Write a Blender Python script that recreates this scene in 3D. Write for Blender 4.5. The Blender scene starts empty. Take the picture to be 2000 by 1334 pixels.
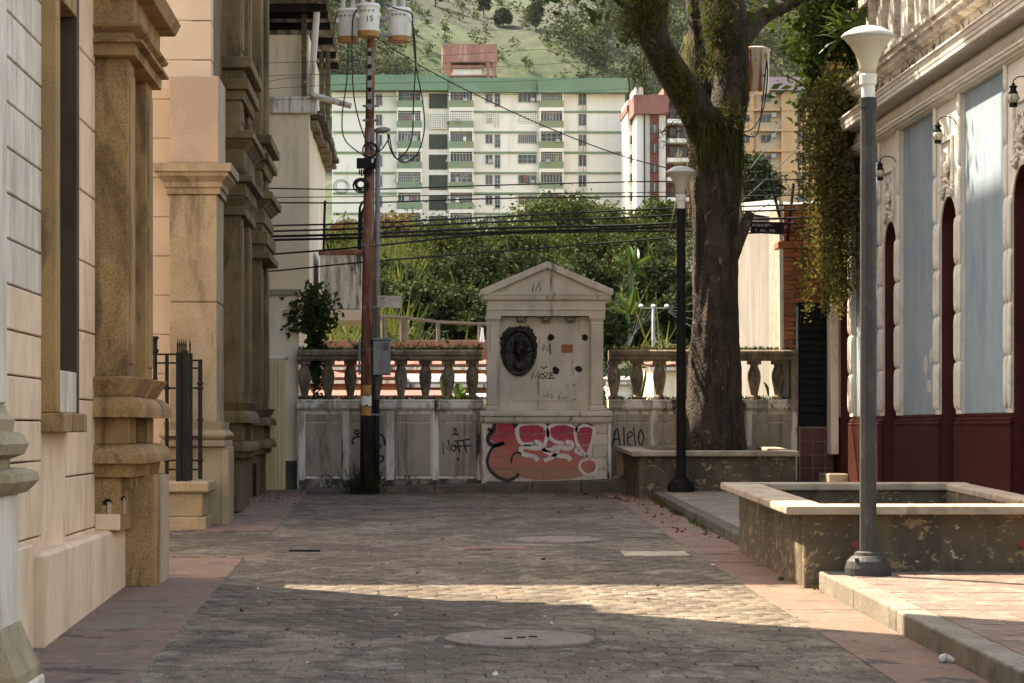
import bpy, bmesh, math, random
import numpy as np
from mathutils import Vector, noise as mnoise

# ---------------------------------------------------------------- camera, sky, sun, exposure
scene = bpy.context.scene
F, U0, V0, CZ, SL = 5000.0, 805.0, 835.0, 1.6, 0.0226   # focal (px of the 2000 px frame), vanishing point, eye height, street slope
R = math.radians
cd = bpy.data.cameras.new('camera'); cam = bpy.data.objects.new('camera', cd)
scene.collection.objects.link(cam); scene.camera = cam
cd.sensor_width = 36.0; cd.lens = 36.0*F/2000.0
cd.shift_x = (1000.0-U0)/2000.0; cd.shift_y = (V0-667.0)/2000.0
cd.clip_start = 0.1; cd.clip_end = 5000.0
cam.location = (0, 0, CZ); cam.rotation_euler = (R(90), 0, 0)

SUN = Vector((-0.757, 0.656, 1.20)).normalized()          # direction towards the sun
SUN_EL = math.asin(SUN.z); SUN_AZ = math.atan2(SUN.x, SUN.y)
world = bpy.data.worlds.new('World'); scene.world = world; world.use_nodes = True
wn = world.node_tree; bg = wn.nodes['Background']
sky = wn.nodes.new('ShaderNodeTexSky'); sky.sky_type = 'NISHITA'; sky.sun_disc = False
sky.sun_elevation = SUN_EL; sky.sun_rotation = SUN_AZ; sky.air_density = 1.0; sky.dust_density = 2.5; sky.ozone_density = 1.0; sky.altitude = 400
wn.links.new(sky.outputs[0], bg.inputs[0]); bg.inputs[1].default_value = 0.15
sd = bpy.data.lights.new('sun', 'SUN'); sd.energy = 3.4; sd.angle = R(0.53); sd.color = (1.0, 0.99, 0.985)
sun = bpy.data.objects.new('sun', sd); scene.collection.objects.link(sun)
sun.rotation_euler = (-SUN).to_track_quat('-Z', 'Y').to_euler(); sun.location = (-30, 40, 60)
vs = scene.view_settings
vs.view_transform = 'Standard'; vs.look = 'None'; vs.gamma = 1.0; vs.use_curve_mapping = False
vs.exposure = 2.28
try:
    vs.use_white_balance = True; vs.white_balance_temperature = 8700; vs.white_balance_tint = 11
except Exception: pass
scene.render.engine = 'CYCLES'
cy = scene.cycles; cy.max_bounces = 7; cy.diffuse_bounces = 3; cy.glossy_bounces = 3; cy.transmission_bounces = 4
cy.transparent_max_bounces = 6; cy.sample_clamp_indirect = 6.0; cy.use_denoising = True; cy.volume_bounces = 0

# ---------------------------------------------------------------- helpers
random.seed(7); rng = np.random.default_rng(7)
COL = scene.collection
def P(u, v, Y): return Vector(((u-U0)/F*Y, Y, CZ+(V0-v)/F*Y))   # a pixel of the photograph at the depth Y
def px(u, Y): return (u-U0)/F*Y
def pz(v, Y): return CZ+(V0-v)/F*Y
def zg(y): return SL*y
def wloc(o):
    l = Vector((0, 0, 0))
    while o: l += o.location; o = o.parent
    return l
def tag(o, label, cat, group=None, kind=None):
    if label: o['label'] = label
    if cat: o['category'] = cat
    if group: o['group'] = group
    if kind: o['kind'] = kind
    return o
def thing(name, label, cat, loc, group=None):
    o = bpy.data.objects.new(name, None); COL.objects.link(o); o.location = loc; o.empty_display_size = .2
    return tag(o, label, cat, group)
def link_mesh(name, me, mat, parent=None, loc=None):
    o = bpy.data.objects.new(name, me); COL.objects.link(o)
    if mat is not None and not me.materials: me.materials.append(mat)
    if parent is not None: o.parent = parent
    if loc is not None: o.location = loc
    return o
def copy_tree(o, parent=None):
    c = o.copy(); COL.objects.link(c)
    if parent is not None: c.parent = parent
    for ch in list(o.children): copy_tree(ch, c)
    return c

class MB:
    def __init__(s): s.v = []; s.f = []
    def add(s, vs, fs):
        n = len(s.v); s.v += [tuple(p) for p in vs]; s.f += [tuple(i+n for i in f) for f in fs]; return s
    def box(s, x0, x1, y0, y1, z0, z1):
        return s.add([(x0,y0,z0),(x1,y0,z0),(x1,y1,z0),(x0,y1,z0),(x0,y0,z1),(x1,y0,z1),(x1,y1,z1),(x0,y1,z1)],
                     [(0,3,2,1),(4,5,6,7),(0,1,5,4),(1,2,6,5),(2,3,7,6),(3,0,4,7)])
    def slab(s, x0, x1, y0, y1, h0, h1):            # a box that follows the slope of the street
        a, b = zg(y0), zg(y1)
        return s.add([(x0,y0,a+h0),(x1,y0,a+h0),(x1,y1,b+h0),(x0,y1,b+h0),(x0,y0,a+h1),(x1,y0,a+h1),(x1,y1,b+h1),(x0,y1,b+h1)],
                     [(0,3,2,1),(4,5,6,7),(0,1,5,4),(1,2,6,5),(2,3,7,6),(3,0,4,7)])
    def pbox(s, u0, u1, v0, v1, Y, d):              # a box whose front fills a pixel rectangle at depth Y
        return s.box(px(u0,Y), px(u1,Y), Y, Y+d, pz(v1,Y), pz(v0,Y))
    def rings(s, rs, cap=True, closed=True):
        n = len(rs[0]); vs = [p for r in rs for p in r]; fs = []
        for i in range(len(rs)-1):
            for j in range(n if closed else n-1):
                k = (j+1) % n
                fs.append((i*n+j, i*n+k, (i+1)*n+k, (i+1)*n+j))
        if cap: fs += [tuple(range(n-1,-1,-1)), tuple(range((len(rs)-1)*n, len(rs)*n))]
        return s.add(vs, fs)
    def rect(s, x0, x1, y0, y1, prof):              # a moulding: rectangle in plan, profile of (offset, z)
        return s.rings([[(x0-o,y0-o,z),(x1+o,y0-o,z),(x1+o,y1+o,z),(x0-o,y1+o,z)] for o, z in prof])
    def tube(s, pts, r, n=6, cap=True):
        pts = [Vector(p) for p in pts]; rs = []
        rr = r if isinstance(r, (list, tuple)) else [r]*len(pts)
        up = Vector((0,0,1))
        d0 = (pts[1]-pts[0]).normalized()
        if abs(d0.z) > .9: up = Vector((0,1,0))
        a = d0.cross(up).normalized()
        for i, p in enumerate(pts):
            d = (pts[min(i+1,len(pts)-1)]-pts[max(i-1,0)]).normalized()
            a = (a-d*a.dot(d)).normalized(); b = d.cross(a)
            rs.append([p+(a*math.cos(t)+b*math.sin(t))*rr[i] for t in [2*math.pi*k/n for k in range(n)]])
        return s.rings(rs, cap)
    def lathe(s, prof, cx, cy, n=16, rot=0, sx=1, sy=1):
        return s.rings([[(cx+r*sx*math.cos(rot+2*math.pi*k/n), cy+r*sy*math.sin(rot+2*math.pi*k/n), z) for k in range(n)] for r, z in prof])
    def prism(s, poly, a0, a1, ax='y'):             # polygon extruded along an axis; poly in the other two
        f = {'y': lambda p, a: (p[0], a, p[1]), 'x': lambda p, a: (a, p[0], p[1]), 'z': lambda p, a: (p[0], p[1], a)}[ax]
        return s.rings([[f(p, a0) for p in poly], [f(p, a1) for p in poly]])
    def ribbon(s, pts, w, y, closed=False):         # a painted stroke on a wall facing the camera: flat ribbon at depth y
        pts = [Vector((p[0], p[1])) for p in pts]; n = len(pts); L = []; Rr = []
        for i in range(n):
            a = pts[(i-1) % n] if closed or i > 0 else pts[i]; b = pts[(i+1) % n] if closed or i < n-1 else pts[i]
            d = (b-a); d = d.normalized() if d.length > 1e-9 else Vector((1, 0)); m = Vector((-d.y, d.x))
            ww = w*(0.85+.3*random.random())/2
            L.append(pts[i]+m*ww); Rr.append(pts[i]-m*ww)
        vs = [(p.x, y, p.y) for p in L]+[(p.x, y, p.y) for p in Rr]
        fs = [(i, (i+1) % n, n+(i+1) % n, n+i) for i in range(n if closed else n-1)]
        return s.add(vs, fs)
    def mesh(s, name, off=(0,0,0), smooth=False, recalc=True):
        me = bpy.data.meshes.new(name)
        ox, oy, oz = off
        me.from_pydata([(x-ox, y-oy, z-oz) for x, y, z in s.v], [], s.f)
        if recalc:
            bm = bmesh.new(); bm.from_mesh(me); bmesh.ops.recalc_face_normals(bm, faces=bm.faces); bm.to_mesh(me); bm.free()
        if smooth: me.polygons.foreach_set('use_smooth', [True]*len(me.polygons))
        return me
    def build(s, name, mat, parent=None, bevel=0, smooth=False, kind=None, recalc=True, seg=1):
        off = wloc(parent) if parent is not None else Vector((0,0,0))
        o = link_mesh(name, s.mesh(name, off, smooth, recalc), mat, parent)
        if bevel:
            m = o.modifiers.new('bevel', 'BEVEL'); m.width = bevel; m.segments = seg; m.limit_method = 'ANGLE'; m.angle_limit = R(40)
        if kind: o['kind'] = kind
        return o
def top_mesh(mb, name, mat, label, cat, group=None, **k):
    n = len(mb.v); c = [sum(p[i] for p in mb.v)/n for i in (0, 1)]+[min(p[2] for p in mb.v)]
    o = link_mesh(name, mb.mesh(name, c, k.get('smooth', False), k.get('recalc', True)), mat, None, c)
    if k.get('bevel'):
        m = o.modifiers.new('bevel', 'BEVEL'); m.width = k['bevel']; m.segments = 1; m.limit_method = 'ANGLE'; m.angle_limit = R(40)
    return tag(o, label, cat, group, k.get('kind'))
def catmull(pts, k=6):
    pts = [Vector(p) for p in pts]; out = []
    for i in range(len(pts)-1):
        p0, p1, p2, p3 = pts[max(i-1,0)], pts[i], pts[i+1], pts[min(i+2,len(pts)-1)]
        for j in range(k):
            t = j/k
            out.append(.5*((2*p1)+(p2-p0)*t+(2*p0-5*p1+4*p2-p3)*t*t+(3*p1-p0-3*p2+p3)*t**3))
    return out+[pts[-1]]
def np_mesh(name, V, Fq, mat, parent=None, kind=None, loc=None, smooth=False):
    off = wloc(parent) if parent is not None else Vector(loc or (0,0,0))
    me = bpy.data.meshes.new(name); V = (V-np.array(off)).astype(np.float32); Fq = np.asarray(Fq, dtype=np.int32)
    k = Fq.shape[1]; me.vertices.add(len(V)); me.vertices.foreach_set('co', V.ravel())
    me.loops.add(Fq.size); me.loops.foreach_set('vertex_index', Fq.ravel())
    me.polygons.add(len(Fq)); me.polygons.foreach_set('loop_start', np.arange(0, Fq.size, k, dtype=np.int32))
    me.update(calc_edges=True); me.validate()
    o = link_mesh(name, me, mat, parent, None if parent is not None else off)
    if kind: o['kind'] = kind
    return o
def unit(a): return a/np.maximum(np.linalg.norm(a, axis=1, keepdims=True), 1e-9)
def leaf_arrays(C, size, aspect=.5, hang=0.0, jitter=.35):
    """rhombus leaves at the points C; hang > 0 turns the tips downwards"""
    n = len(C); d = rng.normal(size=(n, 3)); d[:, 2] = d[:, 2]*.6-hang; d = unit(d)
    s = unit(np.cross(d, rng.normal(size=(n, 3))))
    L = size*(1+jitter*rng.normal(size=(n, 1))).clip(.4, 1.8)/2; W = L*aspect
    nn = np.cross(d, s)*L*.25
    V = np.stack([C-d*L, C+s*W+nn, C+d*L, C-s*W+nn], 1).reshape(-1, 3)
    return V, np.arange(4*n).reshape(n, 4)
def blade_arrays(base, tip, width, droop=.25):
    """narrow blades of two segments from base to tip"""
    n = len(base); d = tip-base; s = unit(np.cross(d, rng.normal(size=(n, 3))))*width
    m = base+d*.55; m[:, 2] += np.linalg.norm(d, axis=1)*droop
    V = np.stack([base-s, base+s, m+s*.8, m-s*.8, tip+s*.1, tip-s*.1], 1).reshape(-1, 3)
    b = np.arange(n)[:, None]*6
    return V, np.concatenate([b+[0,1,2,3], b+[3,2,4,5]], 0)
def clumps(center, radii, n_cl, per, spread, shell=.55, flat=1.0):
    """leaf positions gathered in clumps through an ellipsoid"""
    d = unit(rng.normal(size=(n_cl, 3))); r = (shell+(1-shell)*rng.random((n_cl, 1)))
    cc = np.array(center)+d*r*np.array(radii)
    pts = cc[rng.integers(0, n_cl, n_cl*per)]+rng.normal(size=(n_cl*per, 3))*spread*np.array([1, 1, .7])
    return pts, cc

# ---------------------------------------------------------------- materials
def M(name, c1, c2=None, scale=2.0, layers=(), speck=0.0, speck_scale=220, bump=.3, bump_scale=60, bump_dist=.004, rough=.85, metal=0.0,
      spec=.3, trans=0.0, rand=0.0, contrast=(.38, .62), sub=None):
    m = bpy.data.materials.new(name); m.use_nodes = True; nt = m.node_tree; N = nt.nodes; L = nt.links
    b = N['Principled BSDF']; geo = N.new('ShaderNodeNewGeometry')
    def noise(sc, detail=5, dist=0.0, rough_=.6):
        t = N.new('ShaderNodeTexNoise'); t.inputs['Detail'].default_value = detail; t.inputs['Distortion'].default_value = dist
        t.inputs['Roughness'].default_value = rough_
        if isinstance(sc, (tuple, list)):
            mp = N.new('ShaderNodeMapping'); mp.inputs['Scale'].default_value = sc
            mp.inputs['Location'].default_value = (random.random()*50, random.random()*50, random.random()*50)
            L.new(geo.outputs['Position'], mp.inputs[0]); L.new(mp.outputs[0], t.inputs['Vector']); t.inputs['Scale'].default_value = 1
        else:
            L.new(geo.outputs['Position'], t.inputs['Vector']); t.inputs['Scale'].default_value = sc
        return t.outputs['Fac']
    def ramp(sock, a, z):
        r = N.new('ShaderNodeMapRange'); r.inputs[1].default_value = a; r.inputs[2].default_value = z; r.interpolation_type = 'SMOOTHSTEP'
        L.new(sock, r.inputs[0]); return r.outputs[0]
    def mix(fac, a, bb, mode='MIX'):
        x = N.new('ShaderNodeMix'); x.data_type = 'RGBA'; x.blend_type = mode
        if isinstance(fac, float): x.inputs[0].default_value = fac
        else: L.new(fac, x.inputs[0])
        for i, c in ((6, a), (7, bb)):
            if isinstance(c, tuple): x.inputs[i].default_value = c+(1,) if len(c) == 3 else c
            else: L.new(c, x.inputs[i])
        return x.outputs[2]
    def mul(sock, k):
        q = N.new('ShaderNodeMath'); q.operation = 'MULTIPLY'; L.new(sock, q.inputs[0]); q.inputs[1].default_value = k; return q.outputs[0]
    col = mix(ramp(noise(scale), *contrast), c1, c2 or tuple(x*.8 for x in c1))
    for (c, sc, a, z, amt) in layers:
        col = mix(mul(ramp(noise(sc, 9, .5, .68), a-.05, z-.06), min(1.0, amt*1.15)), col, c)
    if speck:
        t = ramp(noise(speck_scale, 2), .3, .7)
        g = N.new('ShaderNodeMapRange'); g.inputs[3].default_value = 1-speck; g.inputs[4].default_value = 1+speck*.6; L.new(t, g.inputs[0])
        cc = N.new('ShaderNodeCombineColor'); [L.new(g.outputs[0], cc.inputs[i]) for i in range(3)]
        col = mix(1.0, col, cc.outputs[0], 'MULTIPLY')
    if rand:
        oi = N.new('ShaderNodeObjectInfo'); g = N.new('ShaderNodeMapRange'); g.inputs[3].default_value = 1-rand; g.inputs[4].default_value = 1+rand
        L.new(oi.outputs['Random'], g.inputs[0]); cc = N.new('ShaderNodeCombineColor'); [L.new(g.outputs[0], cc.inputs[i]) for i in range(3)]
        col = mix(1.0, col, cc.outputs[0], 'MULTIPLY')
    if sub:
        sp = N.new('ShaderNodeSeparateXYZ'); L.new(geo.outputs['Position'], sp.inputs[0])
        col = mix(ramp(sp.outputs['Y'], 150.0, 330.0), sub, col)
    L.new(col, b.inputs['Base Color']); b.inputs['Roughness'].default_value = rough; b.inputs['Metallic'].default_value = metal
    b.inputs['Specular IOR Level'].default_value = spec
    if bump:
        bp = N.new('ShaderNodeBump'); bp.inputs['Strength'].default_value = bump; bp.inputs['Distance'].default_value = bump_dist
        L.new(noise(bump_scale, 6), bp.inputs['Height']); L.new(bp.outputs[0], b.inputs['Normal'])
    if trans:
        tr = N.new('ShaderNodeBsdfTranslucent'); ms = N.new('ShaderNodeMixShader'); ms.inputs[0].default_value = trans
        L.new(mix(1.0, col, (1.0, 1.0, .55), 'MULTIPLY'), tr.inputs[0]); L.new(b.outputs[0], ms.inputs[1]); L.new(tr.outputs[0], ms.inputs[2])
        L.new(ms.outputs[0], N['Material Output'].inputs[0])
    return m
DK = (.05, .04, .03)
m_peach = M('peach_plaster', (.80,.575,.385), (.70,.505,.34), 1.2, [((.55,.38,.24),(1.8,1.8,.8),.50,.68,.6), ((.24,.16,.10),(6,6,.8),.655,.75,.6), ((.86,.66,.47),(6,6,2),.66,.74,.6)], .06, 260, .25, 90, .002)
m_greyp = M('weathered_plaster', (.66,.55,.435), (.56,.465,.37), 2.0, [((.36,.27,.21),(3,3,.6),.5,.7,.6), ((.74,.64,.54),(5,5,1.2),.56,.70,.6), ((.22,.16,.12),(6,6,1.2),.655,.75,.5)], .12, 260, .4, 90, .003)
m_courses = M('pale_ashlar_plaster', (.58,.46,.335), (.51,.40,.29), 1.2, [((.50,.37,.26),(1.8,1.8,.8),.50,.68,.6), ((.27,.19,.13),(6,6,.8),.655,.75,.6)], .06, 260, .25, 90, .002)
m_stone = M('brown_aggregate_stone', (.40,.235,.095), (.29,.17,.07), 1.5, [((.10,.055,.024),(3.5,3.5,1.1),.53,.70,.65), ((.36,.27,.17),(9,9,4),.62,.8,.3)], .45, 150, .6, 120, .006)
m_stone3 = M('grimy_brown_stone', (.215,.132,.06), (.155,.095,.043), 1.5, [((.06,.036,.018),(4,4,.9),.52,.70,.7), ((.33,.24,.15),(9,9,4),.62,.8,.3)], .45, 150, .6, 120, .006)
m_stone2 = M('buff_aggregate_stone', (.40,.30,.185), (.32,.235,.14), 1.6, [((.12,.085,.05),(3,3,.8),.55,.74,.6)], .3, 170, .5, 120, .005)
m_pinkst = M('pinkish_render', (.49,.36,.25), (.41,.30,.21), 1.5, [((.28,.21,.15),(3,3,1),.6,.8,.4)], .42, 120, .6, 90, .006)
m_cream = M('cream_plaster', (.78,.63,.46), (.71,.57,.42), .8, [((.40,.32,.24),(2.5,2.5,.4),.55,.75,.5), (DK,(4,4,.5),.68,.82,.5)], .05, 200, .2, 60, .003)
m_dirtywhite = M('dirty_white_plaster', (.72,.65,.55), (.62,.55,.46), 2.0, [((.27,.22,.16),(6,6,.7),.50,.66,.8), ((.055,.045,.035),(4,4,.7),.60,.70,.9), ((.75,.68,.58),(9,9,5),.62,.72,.5)], .1, 200, .45, 70, .006)
m_panel = M('grey_render_panel', (.37,.31,.235), (.31,.255,.19), 2.5, [((.15,.115,.08),(6,6,.5),.54,.70,.7), ((.48,.42,.33),(10,10,6),.64,.74,.4)], .12, 240, .3, 110, .003)
m_mon = M('monument_plaster', (.60,.51,.40), (.53,.45,.35), 2.0, [((.40,.34,.27),(3,3,1.2),.5,.68,.6), ((.16,.13,.10),(7,7,.7),.62,.74,.75), ((.46,.47,.42),(6,6,3),.66,.76,.35)], .06, 200, .3, 70, .004)
m_rail = M('mossy_rail_stone', (.25,.19,.125), (.18,.135,.09), 3, [((.07,.055,.035),(6,6,3),.5,.68,.7), ((.4,.34,.26),(14,14,8),.6,.72,.4)], .2, 160, .5, 80, .006)
m_street = M('concrete_paver', (.205,.160,.108), (.145,.110,.073), .55, [((.088,.064,.042),(.9,.7,1),.48,.62,.8), ((.29,.25,.195),(2.4,1.6,1),.58,.74,.6), ((.07,.05,.034),(6,3.5,3),.54,.64,.55), ((.31,.27,.21),(8,5,3),.62,.72,.5), ((.04,.03,.02),(30,14,6),.66,.72,.9), ((.36,.32,.26),(40,30,10),.66,.78,.6)], .42, 75, .7, 140, .006, rand=.04)
m_bed = M('joint_dirt', (.075,.06,.045), (.05,.042,.03), 6, [], .3, 200, .6, 60, .01)
m_redslab = M('worn_red_concrete', (.195,.112,.075), (.165,.105,.074), 1.3, [((.17,.135,.10),(3,1.6,1),.57,.68,.7), ((.06,.045,.035),(3,3.5,1),.60,.68,.85), ((.27,.17,.12),(9,6,3),.60,.68,.5)], .15, 200, .35, 100, .003)
m_kerb = M('granite_kerb', (.27,.235,.185), (.20,.17,.13), 3, [((.08,.065,.05),(4,4,4),.55,.75,.6)], .5, 130, .6, 130, .006)
m_kerbdark = M('grimy_kerb', (.13,.105,.08), (.09,.075,.055), 3, [((.05,.04,.03),(3,3,3),.5,.7,.6)], .3, 150, .5, 90, .006)
m_tile = M('red_pavement_tile', (.195,.128,.098), (.165,.112,.086), 6, [((.30,.25,.2),(7,7,7),.55,.68,.6), ((.1,.075,.06),(9,9,9),.62,.75,.5)], .15, 180, .35, 120, .003, rand=.16)
m_grout = M('pale_grout', (.27,.23,.18), (.2,.17,.135), 8, [], .2, 200, .4, 80, .004)
m_planter = M('stained_concrete', (.135,.102,.066), (.10,.076,.05), 2.2, [((.07,.055,.04),(4,4,.8),.5,.68,.75), ((.30,.215,.115),(7,7,11),.63,.66,.8), ((.42,.33,.22),(10,10,15),.675,.69,.85), ((.15,.14,.07),(5,5,3),.62,.74,.4)], .18, 190, .5, 70, .006)
m_coping = M('worn_concrete_coping', (.42,.35,.265), (.34,.28,.21), 3, [((.17,.135,.1),(5,5,5),.54,.7,.6)], .18, 190, .45, 80, .005)
m_soil = M('dry_soil', (.09,.065,.045), (.06,.045,.03), 6, [], .3, 90, .8, 40, .02)
m_blue = M('blue_wall_paint', (.24,.305,.335), (.205,.265,.30), 1.0, [((.31,.36,.375),(3,3,.5),.5,.70,.45), ((.13,.19,.27),(2.5,2.5,.7),.58,.72,.55), ((.2,.22,.22),(6,6,.5),.68,.8,.4)], .05, 200, .2, 60, .003)
m_white = M('white_stucco', (.70,.65,.57), (.62,.57,.49), 2.2, [((.40,.34,.27),(7,7,3),.58,.74,.5), ((.16,.13,.1),(10,10,5),.68,.78,.5)], .06, 200, .3, 70, .004)
m_whitedirty = M('grimy_white_cornice', (.60,.54,.46), (.50,.44,.36), 3, [((.22,.18,.13),(4,4,9),.5,.68,.7), (DK,(7,7,14),.62,.74,.7)], .1, 200, .4, 60, .006)
m_maroon = M('maroon_paint', (.054,.015,.010), (.045,.013,.009), 1.5, [((.085,.036,.026),(3,3,.7),.58,.76,.5), ((.5,.44,.38),(4,4,2.4),.735,.75,.8)], .08, 200, .2, 60, .003, rough=.9, spec=.04)
m_maroon2 = M('maroon_door_paint', (.07,.012,.008), (.055,.01,.007), 1.5, [], .05, 200, .15, 60, .002, rough=.55)
m_iron = M('dark_green_black_iron', (.014,.015,.015), (.010,.011,.011), 10, [((.07,.04,.025),(20,20,20),.64,.74,.6)], .1, 200, .3, 90, .002, rough=.7, spec=.15)
m_black = M('black_rubber', (.012,.011,.010), (.016,.014,.012), 6, [], 0, 100, 0, rough=.7, spec=.15)
m_lampgrey = M('grey_lamp_paint', (.058,.056,.052), (.045,.044,.041), 5, [((.16,.155,.145),(8,8,3),.6,.75,.4)], .1, 200, .2, 80, .002, rough=.6, spec=.2)
m_lampglass = M('milky_lamp_plastic', (.74,.70,.63), (.70,.65,.58), 3, [((.45,.4,.33),(8,8,3),.6,.8,.4)], .02, 200, .1, 60, .001, rough=.4, trans=.45)
m_lampcap = M('pale_lamp_cap', (.55,.52,.47), (.48,.45,.40), 4, [((.2,.18,.15),(9,9,9),.55,.75,.6)], .05, 200, .2, 60, .002, rough=.5)
m_rust = M('rust_red_pole_paint', (.25,.085,.05), (.18,.07,.045), 5, [((.33,.24,.18),(12,12,1.2),.55,.66,.7), ((.06,.04,.03),(9,9,1.0),.6,.75,.7)], .15, 200, .4, 70, .003, rough=.7)
m_poleblack = M('black_pole_paint', (.02,.016,.013), (.016,.013,.011), 4, [((.11,.055,.035),(9,9,3),.6,.75,.5)], .15, 200, .3, 70, .002, rough=.8, spec=.1)
m_galv = M('galvanised_metal', (.25,.245,.23), (.19,.185,.175), 5, [((.13,.09,.06),(8,8,2),.6,.76,.5)], .08, 200, .2, 80, .001, rough=.5, metal=.35)
m_meter = M('grey_blue_enamel', (.20,.215,.205), (.16,.17,.165), 5, [((.2,.1,.06),(9,9,3),.64,.76,.6)], .06, 200, .2, 80, .001, rough=.5)
m_trafo = M('white_enamel', (.74,.70,.63), (.68,.64,.57), 4, [((.45,.36,.26),(7,7,2),.64,.8,.4)], .03, 200, .1, 60, .001, rough=.4)
m_ochre = M('ochre_enamel', (.42,.20,.055), (.35,.17,.05), 4, [((.12,.07,.03),(9,9,4),.62,.8,.5)], .05, 200, .1, 60, .001, rough=.5)
m_porc = M('white_porcelain', (.72,.69,.64), (.66,.63,.58), 4, [], 0, 100, 0, rough=.25)
m_brick = M('red_brick', (.36,.135,.065), (.29,.105,.05), 9, [((.14,.07,.045),(9,9,9),.58,.74,.6)], .2, 160, .5, 90, .004, rand=.22)
m_mortar = M('mortar', (.33,.28,.22), (.24,.2,.155), 6, [], .2, 200, .4, 80, .004)
m_block = M('painted_block', (.58,.50,.40), (.48,.41,.325), 4, [((.24,.19,.14),(5,5,2),.55,.72,.6)], .1, 180, .4, 70, .004, rand=.06)
m_blackpaint = M('black_spray_paint', (.022,.02,.018), (.035,.03,.027), 8, [], .1, 200, .2, 80, .001, rough=.7)
m_whitepaint = M('white_spray_paint', (.66,.60,.54), (.60,.52,.46), 7, [((.5,.36,.32),(6,6,6),.58,.75,.5)], .1, 200, .2, 80, .001, rough=.7)
m_bronze = M('blackened_bronze', (.017,.014,.011), (.028,.023,.018), 12, [((.06,.05,.04),(16,16,16),.62,.76,.6)], .1, 200, .5, 60, .006, rough=.5, metal=.25)
m_bark = M('mottled_bark', (.098,.070,.047), (.060,.042,.028), 3, [((.028,.02,.014),(9,9,1.6),.48,.66,.8), ((.30,.265,.215),(15,15,7),.65,.72,.7), ((.07,.075,.03),(5,5,2),.6,.75,.5)], .3, 110, 1.0, 26, .06)
m_leafd = M('dark_leaf', (.030,.050,.014), (.05,.07,.02), .9, [((.09,.11,.03),(1.2,1.2,1.2),.55,.7,.6)], 0, 100, 0, rough=.8, spec=.06, trans=.3)
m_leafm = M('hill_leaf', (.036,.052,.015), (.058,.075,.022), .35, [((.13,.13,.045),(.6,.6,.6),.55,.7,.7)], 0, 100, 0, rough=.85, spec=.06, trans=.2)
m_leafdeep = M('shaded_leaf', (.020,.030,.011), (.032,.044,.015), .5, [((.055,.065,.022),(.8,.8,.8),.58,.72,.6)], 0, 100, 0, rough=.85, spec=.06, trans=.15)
m_leafbrown = M('russet_leaf', (.15,.085,.045), (.085,.075,.03), 1.2, [((.22,.16,.09),(2,2,2),.55,.7,.6)], 0, 100, 0, rough=.85, spec=.06, trans=.3)
m_vine = M('creeper_leaf', (.10,.11,.034), (.14,.105,.045), 2.2, [((.22,.21,.07),(3,3,3),.55,.68,.7), ((.13,.065,.035),(4,4,2),.56,.7,.7)], 0, 100, 0, rough=.8, spec=.06, trans=.35)
m_epi = M('epiphyte_blade', (.085,.085,.026), (.055,.06,.02), 2.5, [((.17,.14,.055),(4,4,4),.56,.7,.6)], 0, 100, 0, rough=.85, spec=.06, trans=.3)
m_moss = M('grey_beard_moss', (.30,.28,.2), (.22,.205,.14), 3, [], 0, 100, 0, rough=.8, trans=.3)
m_grass = M('grass_blade', (.05,.066,.02), (.085,.092,.03), .6, [((.24,.2,.1),(1.5,1.5,1.5),.58,.72,.6)], 0, 100, 0, rough=.85, spec=.06, trans=.35)
m_banana = M('banana_leaf', (.05,.088,.022), (.075,.115,.03), 1.2, [((.25,.22,.08),(3,3,3),.62,.76,.6)], 0, 100, .2, 20, .004, rough=.4, trans=.25)
m_hill = M('hill_grass', (.036,.064,.015), (.022,.040,.011), .05, [((.050,.066,.021),(.11,.05,.11),.52,.66,.8), ((.02,.03,.012),(.035,.02,.035),.53,.60,.9), ((.10,.08,.045),(.3,.2,.3),.62,.74,.5)], .35, .9, 0, rough=.95, sub=(.024,.03,.013))  # dark grass mottling, made stronger to paint shadow areas onto the hill
# ================================================================ THE SETTING
def interp(x, tab):
    for (a, b), (c, d) in zip(tab, tab[1:]):
        if x <= c:
            t = max(0, (x-a)/(c-a)); return b+(d-b)*t
    return tab[-1][1]
HT = [(-60,-1.5),(0,-.08),(34.2,.68),(35.2,-.6),(38,-1.2),(50,-1),(56,.6),(64,3.0),(80,5.2),(100,7.6),(125,10.5),(150,12.0),(200,15),(300,20),(385,25),
      (440,44),(520,66),(600,99),(700,140),(820,185),(1000,225),(1600,260)]
def terrain(x, y):
    z = interp(y, HT)
    if y > 52:
        k = min(1, (y-52)/40)
        z += k*(.9*mnoise.noise((x*.05, y*.05, 3.1))+.35*mnoise.noise((x*.16, y*.16, 8.)))
    if y > 400:
        k = min(1, (y-400)/120)
        z += k*(16*mnoise.noise((x*.011, y*.007, 1.7))+5*mnoise.noise((x*.03, y*.02, 5.2))-.045*(x-20))
    return z
ys = [-60,-30,-5,10,20,30,34.2,34.8,35.2,38,44]+list(np.arange(50,150,4))+list(np.arange(150,400,14))+list(np.arange(400,720,8))+[740,780,840,920,1000,1200,1600]
xs = sorted(set([-900,-600,-400,-250,-160]+list(np.arange(-120,180,6))+[190,230,300,420,600,900]))
gm = MB()
for y in ys:
    for x in xs: gm.v.append((x, y, terrain(x, y)))
nx = len(xs)
for j in range(len(ys)-1):
    for i in range(nx-1): gm.f.append((j*nx+i, j*nx+i+1, (j+1)*nx+i+1, (j+1)*nx+i))
g = gm.build('ground', m_hill, smooth=True, recalc=False); g['kind'] = 'structure'; g['label'] = 'ground and green hillside behind the town'

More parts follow.
